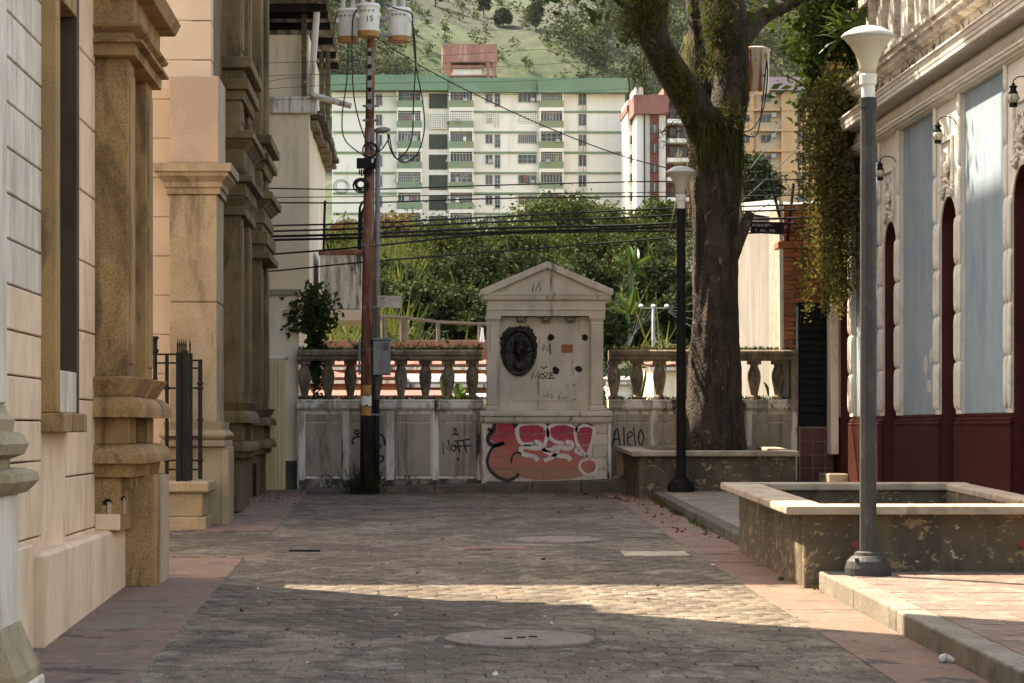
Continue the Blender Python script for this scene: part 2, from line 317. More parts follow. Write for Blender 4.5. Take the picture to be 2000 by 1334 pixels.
# ---- street of hexagonal concrete pavers
XL, XR = -1.43, 2.50
st = MB(); st.slab(-14, -1.2, 6, 26.3, -.06, -.009); st.slab(-1.2, 2.9, 4, 33.6, -.06, -.009)
street = st.build('street', m_bed); street['kind'] = 'structure'
A = .21; H = A*math.sqrt(3)/2*1.0
hexes = []
row = 0; y = 5.0
rad = A/math.sqrt(3)
while y < 33.5:
    off = (row % 2)*A/2
    x = -14+off
    while x < XR+.1:
        if x > XL-.1 or (21.75 < y < 25.2): hexes.append((x, y))
        x += A
    y += rad*1.5; row += 1
def hexmesh():
    mb = MB(); r0 = rad-.001; r1 = rad-.0035
    rs = []
    for r, h in ((r0, -.03), (r0, -.002), (r1, 0.0)):
        ring = []
        for k in range(6):
            t = R(30+60*k); px_, py_ = r*math.cos(t), r*math.sin(t)
            ring.append((px_, py_, h+SL*py_))
        rs.append(ring)
    mb.rings(rs); return mb
hm = hexmesh(); hme = hm.mesh('paver')
vis = [h for h in hexes if 13.0 < h[1] and 0 < U0+F*h[0]/h[1] < 2000]
vis.sort(key=lambda h: h[1]); near = set(vis[:300])
for (x, y) in vis[:300]:
    o = link_mesh('paver', hme, m_street, street, (x, y, zg(y)+random.gauss(0, .0013)))
    o.rotation_euler = (random.gauss(0, .0025), random.gauss(0, .0025), random.gauss(0, .006)); k = random.choice((1, 1, 1, 1, .99, .97)); o.scale = (k, k, 1)
rest = [h for h in hexes if h not in near]
bv = np.array(hm.v); T = np.array([(x, y, zg(y)+random.gauss(0, .0013)) for x, y in rest])
SC = rng.choice([1, 1, 1, 1, .99, .97], len(rest))[:, None, None]*np.array([1, 1, 0])+np.array([0, 0, 1]); V = (bv[None]*SC+T[:, None]); tl = rng.normal(size=(len(rest), 2))*.0025
V[:, :, 2] += bv[None, :, 0]*tl[:, :1]+bv[None, :, 1]*tl[:, 1:]
quads = [f for f in hm.f if len(f) == 4]; tops = [12, 13, 14, 15, 16, 17]
tq = [(12,13,14,15), (12,15,16,17)]
Fq = np.concatenate([np.array(quads+tq)+18*i for i in range(len(rest))])
pf = np_mesh('paver_field', V.reshape(-1, 3), Fq, m_street, street, 'stuff')

# ---- red concrete strips beside the buildings, in slabs
def strip(name, x0, x1, cuts, label):
    o = MB(); o.slab(x0, x1, cuts[0], cuts[-1], -.05, -.004); t = o.build(name, m_bed); t['kind'] = 'structure'; t['label'] = label
    for a, b in zip(cuts, cuts[1:]):
        MB().slab(x0, x1-.006, a+.006, b-.006, -.02, .006+random.gauss(0, .0015)).build('slab', m_redslab, t, bevel=.004)
strip('footpath', -2.3, -1.42, [8, 10.2, 12.1, 13.9, 15.7, 17.6, 19.6, 21.72], 'worn red concrete strip along the left building')
strip('footpath', -2.3, -1.36, [25.3, 26.3, 28.2, 30.1, 32, 34], 'worn red concrete strip past the side alley')
strip('footpath', 2.47, 2.955, [8, 10.5, 13, 15.2, 17.0, 18.7, 21.2, 23.6, 26, 28.4, 31, 33.3], 'red concrete gutter strip below the right kerb')

# ---- right pavement: near part with tiles, far part concrete, kerbs in stones
def kerbs(parent, x0, x1, cuts, h, mat):
    for a, b in zip(cuts, cuts[1:]):
        MB().slab(x0, x1, a+.003, b-.003, -.05, h+random.gauss(0, .002)).build('kerb_stone', mat, parent, bevel=.015, seg=2)
pv = MB(); pv.slab(3.12, 5.62, 4, 18.62, -.05, .1325); pav = pv.build('pavement', m_grout); pav['kind'] = 'structure'; pav['label'] = 'raised pavement of red tiles in front of the near planter'
kerbs(pav, 2.955, 3.125, [6, 8.6, 11.1, 13.4, 15.63, 17.15, 18.62], .137, m_kerb)
tb = MB(); tb.add([(-.147,-.147,-.03-SL*.147),(.147,-.147,-.03-SL*.147),(.147,.147,-.03+SL*.147),(-.147,.147,-.03+SL*.147),
                   (-.143,-.143,-SL*.143),(.143,-.143,-SL*.143),(.143,.143,SL*.143),(-.143,.143,SL*.143)],
                  [(0,3,2,1),(4,5,6,7),(0,1,5,4),(1,2,6,5),(2,3,7,6),(3,0,4,7)])
tme = tb.mesh('tile')
yy = 18.46; r_ = 0
while yy > 12.6:
    xx = 3.281+(.15 if r_ % 2 else 0)
    if r_ % 2:
        o = link_mesh('tile', tme, m_tile, pav, (3.206, yy, zg(yy)+.137)); o.scale = (.5, 1, 1)
    while xx < 5.5:
        o = link_mesh('tile', tme, m_tile, pav, (xx, yy, zg(yy)+.136+random.gauss(0, .001)))
        o.rotation_euler = (random.gauss(0,.002), random.gauss(0,.002), random.gauss(0,.006))
        xx += .30
    yy -= .30; r_ += 1
pv2 = MB(); pv2.slab(3.1, 5.62, 18.63, 34.0, -.05, .10); pav2 = pv2.build('pavement', m_coping); pav2['kind'] = 'structure'; pav2['label'] = 'grey concrete pavement between the two planters'
kerbs(pav2, 2.955, 3.103, [22.45, 24.2, 26, 27.9, 29.7, 31.5], .108, m_kerbdark)
# slabs of the far pavement
for i, (a, b) in enumerate([(22.5,24.1),(24.1,25.7),(25.7,27.3),(27.3,28.9),(28.9,30.5),(30.5,31.6)]):
    for x0, x1 in ((3.11,4.35),(4.35,5.55)):
        MB().slab(x0+.004, x1-.004, a+.004, b-.004, .08, .106+random.gauss(0,.0015)).build('slab', m_kerb, pav2, bevel=.004)
# the yellowish kerb at the foot of the end wall, rising to the right
kb = MB()
za, zb = zg(33.3)-.05, zg(33.3)
x0, x1 = px(560,33.3), px(1232,33.3)
end = thing('kerb', None, None, (0, 33.3, zg(33.3))); end['kind'] = 'structure'; end['label'] = 'low kerb with worn yellow paint under the end wall'
m_kerbyellow = M('worn_yellow_kerb', (.13,.105,.075), (.10,.08,.058), 3, [((.25,.16,.045),(3,3,3),.60,.68,.6), (DK,(4,4,4),.58,.7,.6)], .25, 150, .5, 80, .006)
nseg = 7
for i in range(nseg):
    a, b = x0+(x1-x0)*i/nseg, x0+(x1-x0)*(i+1)/nseg
    ha, hb = .02+.15*i/nseg, .02+.15*(i+1)/nseg
    q = MB(); q.add([(a+.003,33.3,za),(b-.003,33.3,za),(b-.003,33.98,za),(a+.003,33.98,za),(a+.003,33.3,zb+ha),(b-.003,33.3,zb+hb),(b-.003,33.98,zb+hb+.01),(a+.003,33.98,zb+ha+.01)],
                    [(0,3,2,1),(4,5,6,7),(0,1,5,4),(1,2,6,5),(2,3,7,6),(3,0,4,7)])
    q.build('kerb_stone', m_kerbyellow, end, bevel=.012)

# ---- street covers and patches
mh = thing('manhole_cover', 'round reddish concrete manhole cover in the near street', 'manhole cover', (.63, 15.15, zg(15.15)))
m_mh = M('pinkish_worn_concrete', (.225,.17,.132), (.185,.145,.115), 4, [((.09,.07,.055),(12,5,5),.58,.7,.7), ((.36,.31,.25),(6,6,6),.6,.75,.5)], .2, 160, .5, 90, .006)
def disc(cx, cy, r, h0, h1, n=40, wob=0):
    rs = []
    wobs = [1+wob*random.gauss(0,1) for _ in range(n)]
    for rr, h in ((1, h0), (1, h1-.006), (.985, h1)):
        rs.append([(cx+r*rr*wobs[k]*math.cos(2*math.pi*k/n), cy+r*rr*wobs[k]*math.sin(2*math.pi*k/n), zg(cy+r*math.sin(2*math.pi*k/n))+h) for k in range(n)])
    return MB().rings(rs)
disc(.63, 15.15, .445, -.03, .016, wob=.008).build('cover', m_mh, mh)
disc(.63, 15.15, .50, -.05, .004, wob=.01).build('frame', m_bed, mh)
for dx in (-.06, .02, .09): MB().slab(.60+dx, .65+dx, 15.1+dx*.6, 15.13+dx*.6, .01, .022).build('lift_slot', m_black, mh)
mh2 = thing('manhole_cover', 'small dark worn manhole cover far up the street', 'manhole cover', (1.35, 24.0, zg(24)))
disc(1.35, 24.0, .50, -.05, .006, wob=.02).build('frame', m_kerbdark, mh2); disc(1.37, 24.0, .40, -.02, .014, wob=.01).build('cover', m_mh, mh2)
q = MB().slab(px(1218,22.1), px(1345,22.1), 21.88, 22.42, -.02, .012); top_mesh(q, 'concrete_patch', m_coping, 'pale rectangular concrete patch set in the street', 'patch', bevel=.004)
q = MB().slab(px(905,22.9), px(1025,22.9), 22.7, 23.1, -.02, .010); top_mesh(q, 'concrete_patch', m_redslab, 'reddish rectangular patch in the middle of the street', 'patch', bevel=.004)
q = MB().slab(px(565,22.55), px(625,22.55), 22.5, 22.62, .0, .014); top_mesh(q, 'drain_slot', m_black, 'narrow black drain slot near the alley mouth', 'drain')

# ---- planters
def planter(label, x0, x1, y0, y1, wall_h, cop_h, over, wl, wr):
    t = thing('planter', label, 'planter', ((x0+x1)/2, y0, zg(y0)), 'concrete planters on the right pavement')
    w = .16
    for (a, b, c, d) in ((x0, x1, y0, y0+w), (x0, x1, y1-w, y1), (x0, x0+w, y0+w, y1-w), (x1-w, x1, y0+w, y1-w)):
        MB().slab(a, b, c, d, -.08, wall_h).build('wall', m_planter, t, bevel=.012)
    for (a, b, c, d) in ((x0-over, x1+over*.3, y0-over, y0+w+.06), (x0-over, x1+over*.3, y1-w-.04, y1+.03), (x0-over, x0+wl, y0+w+.06, y1-w-.04), (x1-wr, x1+over*.3, y0+w+.06, y1-w-.04)):
        MB().slab(a+.002, b-.002, c+.002, d-.002, wall_h, wall_h+cop_h+random.gauss(0,.002)).build('coping', m_coping, t, bevel=.014, seg=2)
    MB().slab(x0+w, x1-w, y0+w, y1-w, -.05, wall_h-.28).build('soil', m_soil, t)
    return t
pl1 = planter('near concrete planter with no plant behind the tall lamp', 2.86, 4.80, 18.66, 22.42, .55, .062, .16, .17, .17)
pl2 = planter('far concrete planter holding the big tree', 2.80, 4.74, 31.62, 33.92, .53, .065, .10, .2, .2)
# small rosette tiles let into the near planter's front
m_ros = M('red_rosette', (.30,.085,.06), (.22,.06,.045), 9, [], .1, 200, .3, 60, .003)
for u in (1672, 1996):
    c = P(u, 1063, 18.655)
    q = MB(); q.rings([[(c.x+r*math.cos(t), yy_, c.z+r*math.sin(t)) for t in [math.pi/2*k for k in range(4)]] for r, yy_ in ((.036,18.66),(.036,18.645),(.018,18.64))]); q.build('rosette_tile', m_ros, pl1)
    
# ---- steps at far right pavement corner
# ================================================================ LEFT: FIRST STONE BUILDING
def torus(z0, z1, o0, o1, n=6):        # half-round bulge
    return [(o0+(o1-o0)*math.sin(math.pi*k/n), z0+(z1-z0)*k/n) for k in range(n+1)]
def cush(z0, z1, o0, o1, n=6):         # cushion: fat at the bottom, rolling in at the top
    return [(o1, z0)]+[(o0+(o1-o0)*math.cos(math.pi/2*k/n), z0+(z1-z0)*(.25+.75*math.sin(math.pi/2*k/n))) for k in range(n+1)]
WX = -2.23
b1 = thing('stone_building', 'ornate peach plaster building with brown stone pilasters, nearest on the left', 'building', (-4, 12, 0))
T1 = 13.5
MB().box(-9, -2.56, 5, 19.75, -.3, T1).build('wall', m_peach, b1)
m_darkst = M('recess_shade_stone', (.085,.052,.028), (.06,.037,.02), 2, [], .4, 150, .5, 110, .005)  # shade of the deep window recess put into the far jamb's colour
m_win = M('dark_shutter_wood', (.05,.034,.022), (.035,.024,.016), 5, [], .2, 200, .4, 40, .004)
def courses(y0, y1, zs, split=None, xf=WX):
    for a, b in zip(zs, zs[1:]):
        m = m_greyp if split and (a+b)/2 > split else m_peach
        MB().box(-2.6, xf+random.gauss(0,.001), y0, y1, a+.005, b-.005).build('stone_course', m, b1, bevel=.006)
zs1 = [.2,.95,1.40]+[3.90-.251*k for k in range(9,-1,-1)]+[3.90+.251*k for k in range(1, 14)]
courses(13.0, 15.40, zs1, 2.42)
zs2 = [.2,.9,1.28,1.79]+[4.15-.474*k for k in range(4,-1,-1)]+[4.15+.474*k for k in range(1, 8)]
courses(16.48, 18.0, zs2)
MB().box(-2.6, WX, 5, 19.7, 7.48, T1).build('upper_wall', m_peach, b1)
MB().box(-2.6, WX-.002, 15.40, 16.48, 4.52, 7.47).build('wall_over_window', m_peach, b1)
MB().box(-2.6, WX-.002, 15.40, 16.48, -.1, 1.57).build('wall_under_window', m_peach, b1)
MB().rect(-9, WX, 5, 19.7, [(.02,T1-.5),(.15,T1-.4),(.2,T1-.2),(.42,T1-.1),(.45,T1)]).build('cornice', m_stone2, b1)
# window with its stone surround
w = MB(); w.box(-2.6, -2.14, 15.40, 15.57, 1.69, 4.5); ws = w.build('window_surround', m_stone, b1, bevel=.006)
MB().box(-2.6, -2.14, 16.34, 16.46, 1.69, 4.5).build('jamb', m_darkst, ws, bevel=.006)
MB().box(-2.6, -2.141, 15.572, 16.338, 4.22, 4.5).build('lintel', m_stone, ws, bevel=.006)
MB().box(-2.6, -2.143, 15.572, 16.338, 1.69, 1.95).build('apron', m_greyp, ws, bevel=.006)
wd = MB().box(-2.58, -2.50, 15.572, 16.338, 1.95, 4.22).build('window', m_win, b1)
for k in range(9): MB().box(-2.5, -2.47, 15.60, 16.31, 2.02+k*.24, 2.22+k*.24).build('slat', m_win, wd)
MB().box(-2.6, -2.095, 15.38, 16.5, 1.57, 1.688).build('sill', m_stone, b1, bevel=.008)
# plinth
MB().rect(-2.6, -2.112, 14.69, 18.86, [(0,-.1),(0,.855),(-.03,.875)]).build('plinth', m_peach, b1)
MB().box(-2.6, -2.17, 13.0, 14.685, -.1, .93).build('plinth', m_peach, b1, bevel=.008)
# paired pilasters on cushions, consoles and a pedestal
Yn, Yf, X1 = 17.98, 19.75, -2.0
def pil_pair(b, xw, xp, y0, y1, z0, z1, mat, w=.42, rib=True):
    for a, c in ((y0, y0+w), (y1-w, y1)):
        s = MB().box(xw, xp, a, c, z0, z1).build('pilaster', mat, b, bevel=.008)
        if rib: MB().box(xp-.01, xp+.012, a+.06, c-.06, z0+.1, z1-.1).build('raised_panel', mat, s, bevel=.006)
    MB().box(xw, xp-.12, y0+w, y1-w, z0, z1).build('recess', mat, b)
pil_pair(b1, -2.6, X1, Yn+.05, Yf-.05, 1.95, 4.21, m_stone)
zz = lambda v: pz(v, 17.95)
MB().rect(-2.6, X1, Yn, Yf, [(.0,zz(775)),(.03,zz(773)),(.055,zz(760)),(.10,zz(739)),(.10,zz(737)),(.0,zz(735))]).build('base_scotia', m_stone, b1)
MB().rect(-2.6, X1, Yn, Yf, cush(zz(815),zz(774),.03,.13)).build('base_cushion', m_stone, b1, smooth=False)
pil_pair(b1, -2.6, X1+.01, Yn+.04, Yf-.04, zz(868), zz(815), m_stone, rib=False)
MB().rect(-2.6, X1, Yn, Yf, cush(zz(905),zz(868),.02,.13)).build('base_cushion', m_stone, b1)
MB().rect(-2.6, X1, Yn+.03, Yf, [(.04,zz(932)),(.055,zz(906))]).build('frieze_band', m_stone, b1)
for yc in (18.2, 18.55): MB().box(-2.2, X1+.0, yc, yc+.14, zz(958), zz(932)).build('console', m_stone, b1, bevel=.006)
hb = MB().box(-2.6, -2.06, 18.05, 18.86, .86, zz(932)).build('pedestal_block', m_stone, b1, bevel=.008)
for (u0, u1, v_, k_) in ((200, 220, 984, 1.0), (236, 246, 976, 1.5)):   # broken arched vents in the pedestal block
    c = P((u0+u1)/2, v_, 18.045); r0 = (u1-u0)/2/F*18.045; q = MB(); n = 10
    q.rings([[(c.x+r*math.cos(math.pi*k/n), yy_, c.z+r*math.sin(math.pi*k/n)*k_) for k in range(n+1)]+[(c.x-r*.2, yy_, c.z-.012)] for r, yy_ in ((r0,18.042),(r0,18.06))]); q.build('vent_hole', m_black, hb)
    MB().box(c.x-r0*.1, c.x+r0*.8, 18.038, 18.06, c.z-.10, c.z+.012).build('vent_infill', m_pinkst, hb, bevel=.004)
MB().box(-2.24, -2.058, 18.02, 18.06, .875, .99).build('broken_ledge', m_peach, hb, bevel=.01)
MB().box(-2.6, -1.895, 18.87, 19.70, -.1, zz(932)).build('pedestal', m_stone, b1, bevel=.01)
MB().box(-1.90, -1.872, 19.2, 19.72, .35, 1.24).build('pedestal_strip', m_pinkst, b1, bevel=.006)
# capital and entablature
z2 = lambda v: pz(v, 17.9)
MB().rect(-2.6, X1, Yn, Yf, [(.01,z2(108)),(.06,z2(106)),(.06,z2(84)),(.11,z2(82)),(.115,z2(77))]).build('capital', m_stone, b1)
MB().rect(-2.6, X1, Yn, Yf, [(.03,z2(77)),(.04,z2(62)),(.10,z2(52)),(.11,z2(47))]).build('capital', m_stone, b1)
MB().rect(-2.6, X1, Yn, Yf, [(.05,z2(47)),(.05,z2(-10)),(.16,z2(-14)),(.2,z2(-40)),(.08,z2(-44)),(.05,z2(-120)),(.2,z2(-128)),(.25,z2(-150))]).build('entablature', m_stone, b1, bevel=.004)
pil_pair(b1, -2.6, X1, Yn+.05, Yf-.05, z2(-150), 12.9, m_stone)
# nearest pilaster on its pedestal, at the left edge of the picture
MB().box(-2.6, -2.0, 12.0, 12.64, 1.72, 12.9).build('pilaster', m_greyp, b1, bevel=.006)
MB().rect(-2.6, -2.02, 12.02, 12.66, [(.02,1.44),(.09,1.47),(.11,1.52),(.08,1.57),(.04,1.58),(.05,1.64),(.02,1.67),(.0,1.73)]).build('pilaster_base', m_stone2, b1)
MB().box(-2.6, -1.99, 12.03, 12.68, 1.36, 1.45).build('base_block', m_stone2, b1, bevel=.008)
MB().rect(-2.6, -1.96, 12.05, 12.72, [(.0,1.27),(.04,1.28),(.07,1.31),(.095,1.34),(.09,1.38),(.03,1.40)]).build('pedestal_cap', m_stone2, b1)
MB().box(-2.6, -1.955, 12.1, 12.72, .62, 1.275).build('pedestal', m_greyp, b1, bevel=.01)
MB().rect(-2.6, -1.95, 12.1, 12.74, [(.09,.36),(.09,.42),(.05,.50),(.03,.56),(.0,.64)]).build('pedestal_base', m_stone2, b1)
MB().box(-2.6, -1.845, 12.0, 12.86, -.1, .365).build('pedestal_foot', m_greyp, b1, bevel=.012)

# ================================================================ LEFT: SECOND STONE BUILDING BEYOND THE ALLEY
b2 = thing('stone_building', 'tall brown stone building with stacked pilaster capitals beyond the iron railing', 'building', (-4, 27, 0))
T2 = 14.05; Y2 = 26.45; W2 = -2.1
MB().box(-12, W2-.2, Y2+.32, 34.0, -.3, T2-.4).build('wall', m_peach, b2)
# front wall in courses (faces the camera), and street wall
zc = [.3]+[pz(577, Y2+.3)+.41*k for k in range(-3, 22)]
for a, b in zip(zc, zc[1:]):
    MB().box(-5.5, W2, Y2+.30+random.gauss(0,.001), Y2+.6, a+.005, b-.005).build('stone_course', m_courses, b2, bevel=.006)
MB().box(-12, W2, Y2+.3, Y2+.6, zc[-1]+.01, T2-.4).build('upper_wall', m_courses, b2)
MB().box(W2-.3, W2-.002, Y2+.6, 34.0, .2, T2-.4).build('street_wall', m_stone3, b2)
MB().rect(-12, W2, Y2+.3, 33.9, [(.02,T2-.7),(.12,T2-.6),(.16,T2-.35),(.3,T2-.25),(.33,T2-.05),(.2,T2)]).build('cornice', m_stone2, b2)
MB().box(-12, W2+.12, 28.3, 31.2, T2+.01, 17.2).build('shade_attic', m_courses, b2)  # unseen roof blocks, added and stepped to shape the sun on the right facade
MB().box(-12, W2+.12, 31.2, 33.9, T2+.01, 16.1).build('shade_attic', m_courses, b2)
# corner pier
y0 = Y2; q = lambda v: pz(v, Y2)
xa, xb = px(331, Y2), px(424, Y2)
sh = MB().box(xa, xb, y0, y0+.9, q(826), q(590)-.003).build('pier_shaft', m_stone2, b2, bevel=.01)
MB().box(xa, xb, y0, y0+.9, q(590)+.003, q(380)).build('pier_shaft', m_stone2, b2, bevel=.01)
MB().rect(xa, xb, y0, y0+.9, [(.0,q(380)),(.03,q(379)),(.03,q(368)),(.05,q(366)),(.055,q(356)),(.10,q(348)),(.12,q(345)),(.12,q(338)),(.15,q(337)),(.155,q(321)),(.0,q(319))]).build('pier_capital', m_stone2, b2)
MB().box(xa, xb+.02, y0, y0+.9, q(319), q(148)).build('pier_block', m_pinkst, b2, bevel=.012)
MB().rect(xa, xb, y0, y0+.9, [(.0,q(825)),(.06,q(824)),(.05,q(838)),(.05,q(840))][::-1]).build('pier_base', m_stone2, b2)
MB().rect(xa, xb, y0, y0+.9, torus(q(860), q(840), .055, .10)).build('pier_torus', m_stone2, b2)
MB().rect(xa, xb, y0, y0+.9, [(.09,q(872)),(.09,q(860))]).build('pier_base_slab', m_stone2, b2, bevel=.006)
MB().box(xa-.3, px(445,Y2), y0-.02, y0+.9, .3, q(872)).build('pier_pedestal', m_stone2, b2, bevel=.012)
MB().box(px(432,Y2), px(447,Y2), y0-.035, y0+.2, .3, q(880)).build('pier_pilaster_strip', m_stone2, b2, bevel=.008)
# paired street pilasters with stacked mouldings
def stack(y0, y1, items, base):
    Z = lambda v: pz(v, y0)
    for (v0, v1, oa, ob, kind) in items:
        if kind == 's':
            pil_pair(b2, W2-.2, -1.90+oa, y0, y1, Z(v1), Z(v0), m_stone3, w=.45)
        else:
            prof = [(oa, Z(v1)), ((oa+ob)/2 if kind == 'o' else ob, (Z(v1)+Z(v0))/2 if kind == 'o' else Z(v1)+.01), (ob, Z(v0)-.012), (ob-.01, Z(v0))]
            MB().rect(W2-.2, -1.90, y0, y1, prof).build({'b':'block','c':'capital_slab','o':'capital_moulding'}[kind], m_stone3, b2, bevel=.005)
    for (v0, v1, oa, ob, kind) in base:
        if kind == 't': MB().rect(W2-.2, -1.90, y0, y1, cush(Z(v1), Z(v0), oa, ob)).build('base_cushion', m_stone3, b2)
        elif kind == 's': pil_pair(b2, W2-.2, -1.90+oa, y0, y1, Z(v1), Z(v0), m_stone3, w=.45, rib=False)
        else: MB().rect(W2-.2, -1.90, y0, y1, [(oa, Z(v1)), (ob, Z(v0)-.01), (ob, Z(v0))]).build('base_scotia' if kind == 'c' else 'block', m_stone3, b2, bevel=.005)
stack(28.4, 30.25, [(-900,113,0,0,'s'),(113,136,.07,.12,'c'),(136,155,.03,.04,'b'),(155,177,.05,.09,'c'),(177,195,.03,.05,'o'),(195,257,0,0,'s'),
      (257,274,.10,.15,'c'),(274,290,.04,.12,'o'),(290,330,.02,.04,'b'),(330,345,.0,.05,'o'),(345,358,.08,.13,'c'),(358,385,.03,.06,'b'),(385,403,.03,.09,'o'),(403,421,.04,.05,'b'),(421,784,0,0,'s')],
      [(784,801,.02,.07,'c'),(801,826,.02,.09,'t'),(826,862,.02,0,'s'),(862,881,.02,.09,'t'),(881,895,.04,.05,'b'),(895,1000,-.02,-.02,'b')])
stack(32.1, 33.9, [(-760,265,0,0,'s'),(265,284,.10,.14,'c'),(284,300,.03,.05,'b'),(300,316,.08,.11,'c'),(316,331,.03,.06,'o'),(331,376,0,0,'s'),
      (376,392,.12,.16,'c'),(392,405,.04,.12,'o'),(405,415,.02,.03,'b'),(415,437,.05,.06,'b'),(437,452,.01,.03,'o'),(452,478,.07,.09,'b'),(478,492,.04,.06,'o'),(492,507,.07,.12,'c'),(507,797,0,0,'s')],
      [(797,814,.02,.08,'c'),(814,831,.02,.10,'t'),(831,858,.02,0,'s'),(858,875,.02,.10,'t'),(875,887,.03,.04,'b'),(887,980,-.04,-.04,'b')])
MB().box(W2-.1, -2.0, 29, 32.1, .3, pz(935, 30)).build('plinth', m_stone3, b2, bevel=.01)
MB().box(-1.99, -1.955, 32.12, 32.5, zg(32)+.02, pz(905, 32.1)).build('vent_opening', m_black, b2)

# ---- iron railing on its stone base in the alley mouth
bs = thing('stone_pier', 'low stone base under the iron railing beside the alley', 'pier', (px(360,25.6), 25.6, zg(25.6)))
ya = 25.55
MB().box(-3.6, px(403,ya), ya, Y2-.04, zg(ya)-.05, pz(1010,ya)).build('foot', m_stone2, bs, bevel=.012)
MB().box(-3.6, px(396,ya), ya+.03, Y2-.04, pz(1010,ya), pz(962,ya)).build('die', m_stone2, bs, bevel=.012)
MB().box(-3.6, px(408,ya), ya-.03, Y2-.04, pz(962,ya), pz(941,ya)).build('cap', m_stone2, bs, bevel=.014)
rl = thing('iron_railing', 'dark iron railing with spear tips on the low stone base', 'railing', (px(360,25.8), 25.8, pz(941,ya)))
Yr = 25.75
def ibar(u, v0, v1, w=9, Y=Yr, name='post'):
    x = px(u, Y); h = w/2/F*Y
    return MB().box(x-h, x+h, Y-h, Y+h, pz(v1,Y), pz(v0,Y)).build(name, m_iron, rl, bevel=.003)
ibar(326, 693, 941, 7); ibar(391, 702, 936, 8); ibar(372, 690, 938, 8)
ibar(349, 688, 941, 10); ibar(362, 684, 941, 10)
for i, (u, y) in enumerate(((347,25.8),(351,25.95),(355,26.1),(359,26.25),(363,26.35),(371,25.78))):   # spear bars running back
    x = px(u, y); q = MB().box(x-.008, x+.008, y-.008, y+.008, pz(941,ya), pz(675,y)); q.rings([[(x-.011,y-.004,pz(675,y)),(x+.011,y-.004,pz(675,y)),(x+.011,y+.004,pz(675,y)),(x-.011,y+.004,pz(675,y))],[(x-.001,y,pz(661,y)),(x+.001,y,pz(661,y)),(x+.001,y+.001,pz(661,y)),(x-.001,y+.001,pz(661,y))]])
    q.build('spear_bar', m_iron, rl)
for v, u0, u1 in ((692,297,372),(709,297,372),(758,322,395),(854,322,395),(899,322,395),(917,322,395),(704,368,395),(719,368,395)):
    x0, x1 = px(u0,Yr), px(u1,Yr); z = pz(v,Yr); MB().box(x0, x1, Yr-.012, Yr+.012, z-.009, z+.009).build('rail', m_iron, rl, bevel=.003)
for k, (u, v) in enumerate(((326,758),(391,758),(326,899),(391,899),(391,820),(391,749))):
    x, z = px(u,Yr), pz(v,Yr); MB().box(x-.03, x+.03, Yr-.03, Yr+.03, z-.015, z+.015).build('collar', m_iron, rl, bevel=.004)
c = P(303, 700, 25.6)
q = MB().lathe([(.026,pz(742,25.6)),(.02,pz(735,25.6)),(.02,pz(690,25.6)),(.036,pz(688,25.6)),(.036,pz(683,25.6)),(.022,pz(681,25.6)),(.022,pz(664,25.6)),(.036,pz(662,25.6)),(.036,pz(657,25.6))], c.x, 25.6, 10); q.build('finial_post', m_iron, rl)

# ================================================================ CREAM BUILDING AT THE END OF THE LEFT SIDE
cb = thing('plaster_building', 'cream plaster building with corrugated roof behind the utility pole', 'building', (-2.4, 34.3, .75))
Yl, Yu = 34.35, 34.85
MB().box(-6, px(583,Yl), Yl, Yl+2.2, -.5, pz(572,Yl)).build('lower_wall', m_cream, cb, bevel=.01)
MB().box(-6, px(605,Yu), Yu, 41, pz(574,Yu), pz(222,Yu)).build('upper_wall', m_cream, cb, bevel=.01)
MB().box(-6, px(581,Yl)+.02, Yl-.05, Yl+.3, pz(577,Yl), pz(565,Yl)).build('string_course', M('mossy_ledge', (.30,.28,.17), (.2,.2,.11), 4, [(DK,(6,6,6),.55,.7,.6)], .1), cb, bevel=.008)
MB().box(-6, px(619,Yu), Yu-.08, Yu+1.0, pz(222,Yu), pz(190,Yu)).build('ledge', m_dirtywhite, cb, bevel=.01)
MB().box(-6, -1.95, 34.06, 37.4, 7.42, 17.2).build('rooftop_block', m_cream, cb, bevel=.02)  # unseen tower, added to keep the sun off the right facade
MB().box(-6, px(604,35.2), 35.2, 41, pz(190,35.2), 7.0).build('attic_wall', m_cream, cb, bevel=.01)
MB().box(px(556,Yl), px(583,Yl)+.004, Yl-.012, Yl+.1, zg(34)-.2, pz(900,Yl)).build('skirting', m_kerbdark, cb, bevel=.004)
for i in range(13):     # broken tiles along the eave of the side wall
    ya_ = 35.0+i*.46; xx = px(605,Yu)
    q = MB(); q.box(xx-.1, xx+.10+.1*random.random(), ya_, ya_+.44, 5.72+random.gauss(0,.015), 5.80+random.gauss(0,.01)); q.build('eave_tile', m_rail, cb, bevel=.01)
    MB().box(xx-.1, xx+.20+.03*random.random(), ya_, ya_+.45, 5.82, 5.92+random.gauss(0,.02)).build('eave_tile', m_planter, cb, bevel=.01)
# folding door
dr = MB().box(px(519,Yl), px(558,Yl), Yl-.03, Yl+.05, zg(34)-.02, pz(703,Yl)).build('door', M('yellow_cream_door', (.62,.47,.26), (.57,.43,.24), 3, [((.4,.29,.15),(5,5,.8),.58,.75,.4)], .03, 200, .1, 60, .002, rough=.5), cb, bevel=.004)
for k in range(5):
    a = px(521+7*k,Yl); MB().box(a, a+.038, Yl-.045, Yl-.028, zg(34)+.03, pz(707,Yl)).build('door_panel', dr.data.materials[0], dr, bevel=.006)
MB().box(px(515,Yl), px(562,Yl), Yl-.035, Yl+.06, pz(703,Yl)+.002, pz(696,Yl)).build('door_lintel', m_dirtywhite, cb, bevel=.01)
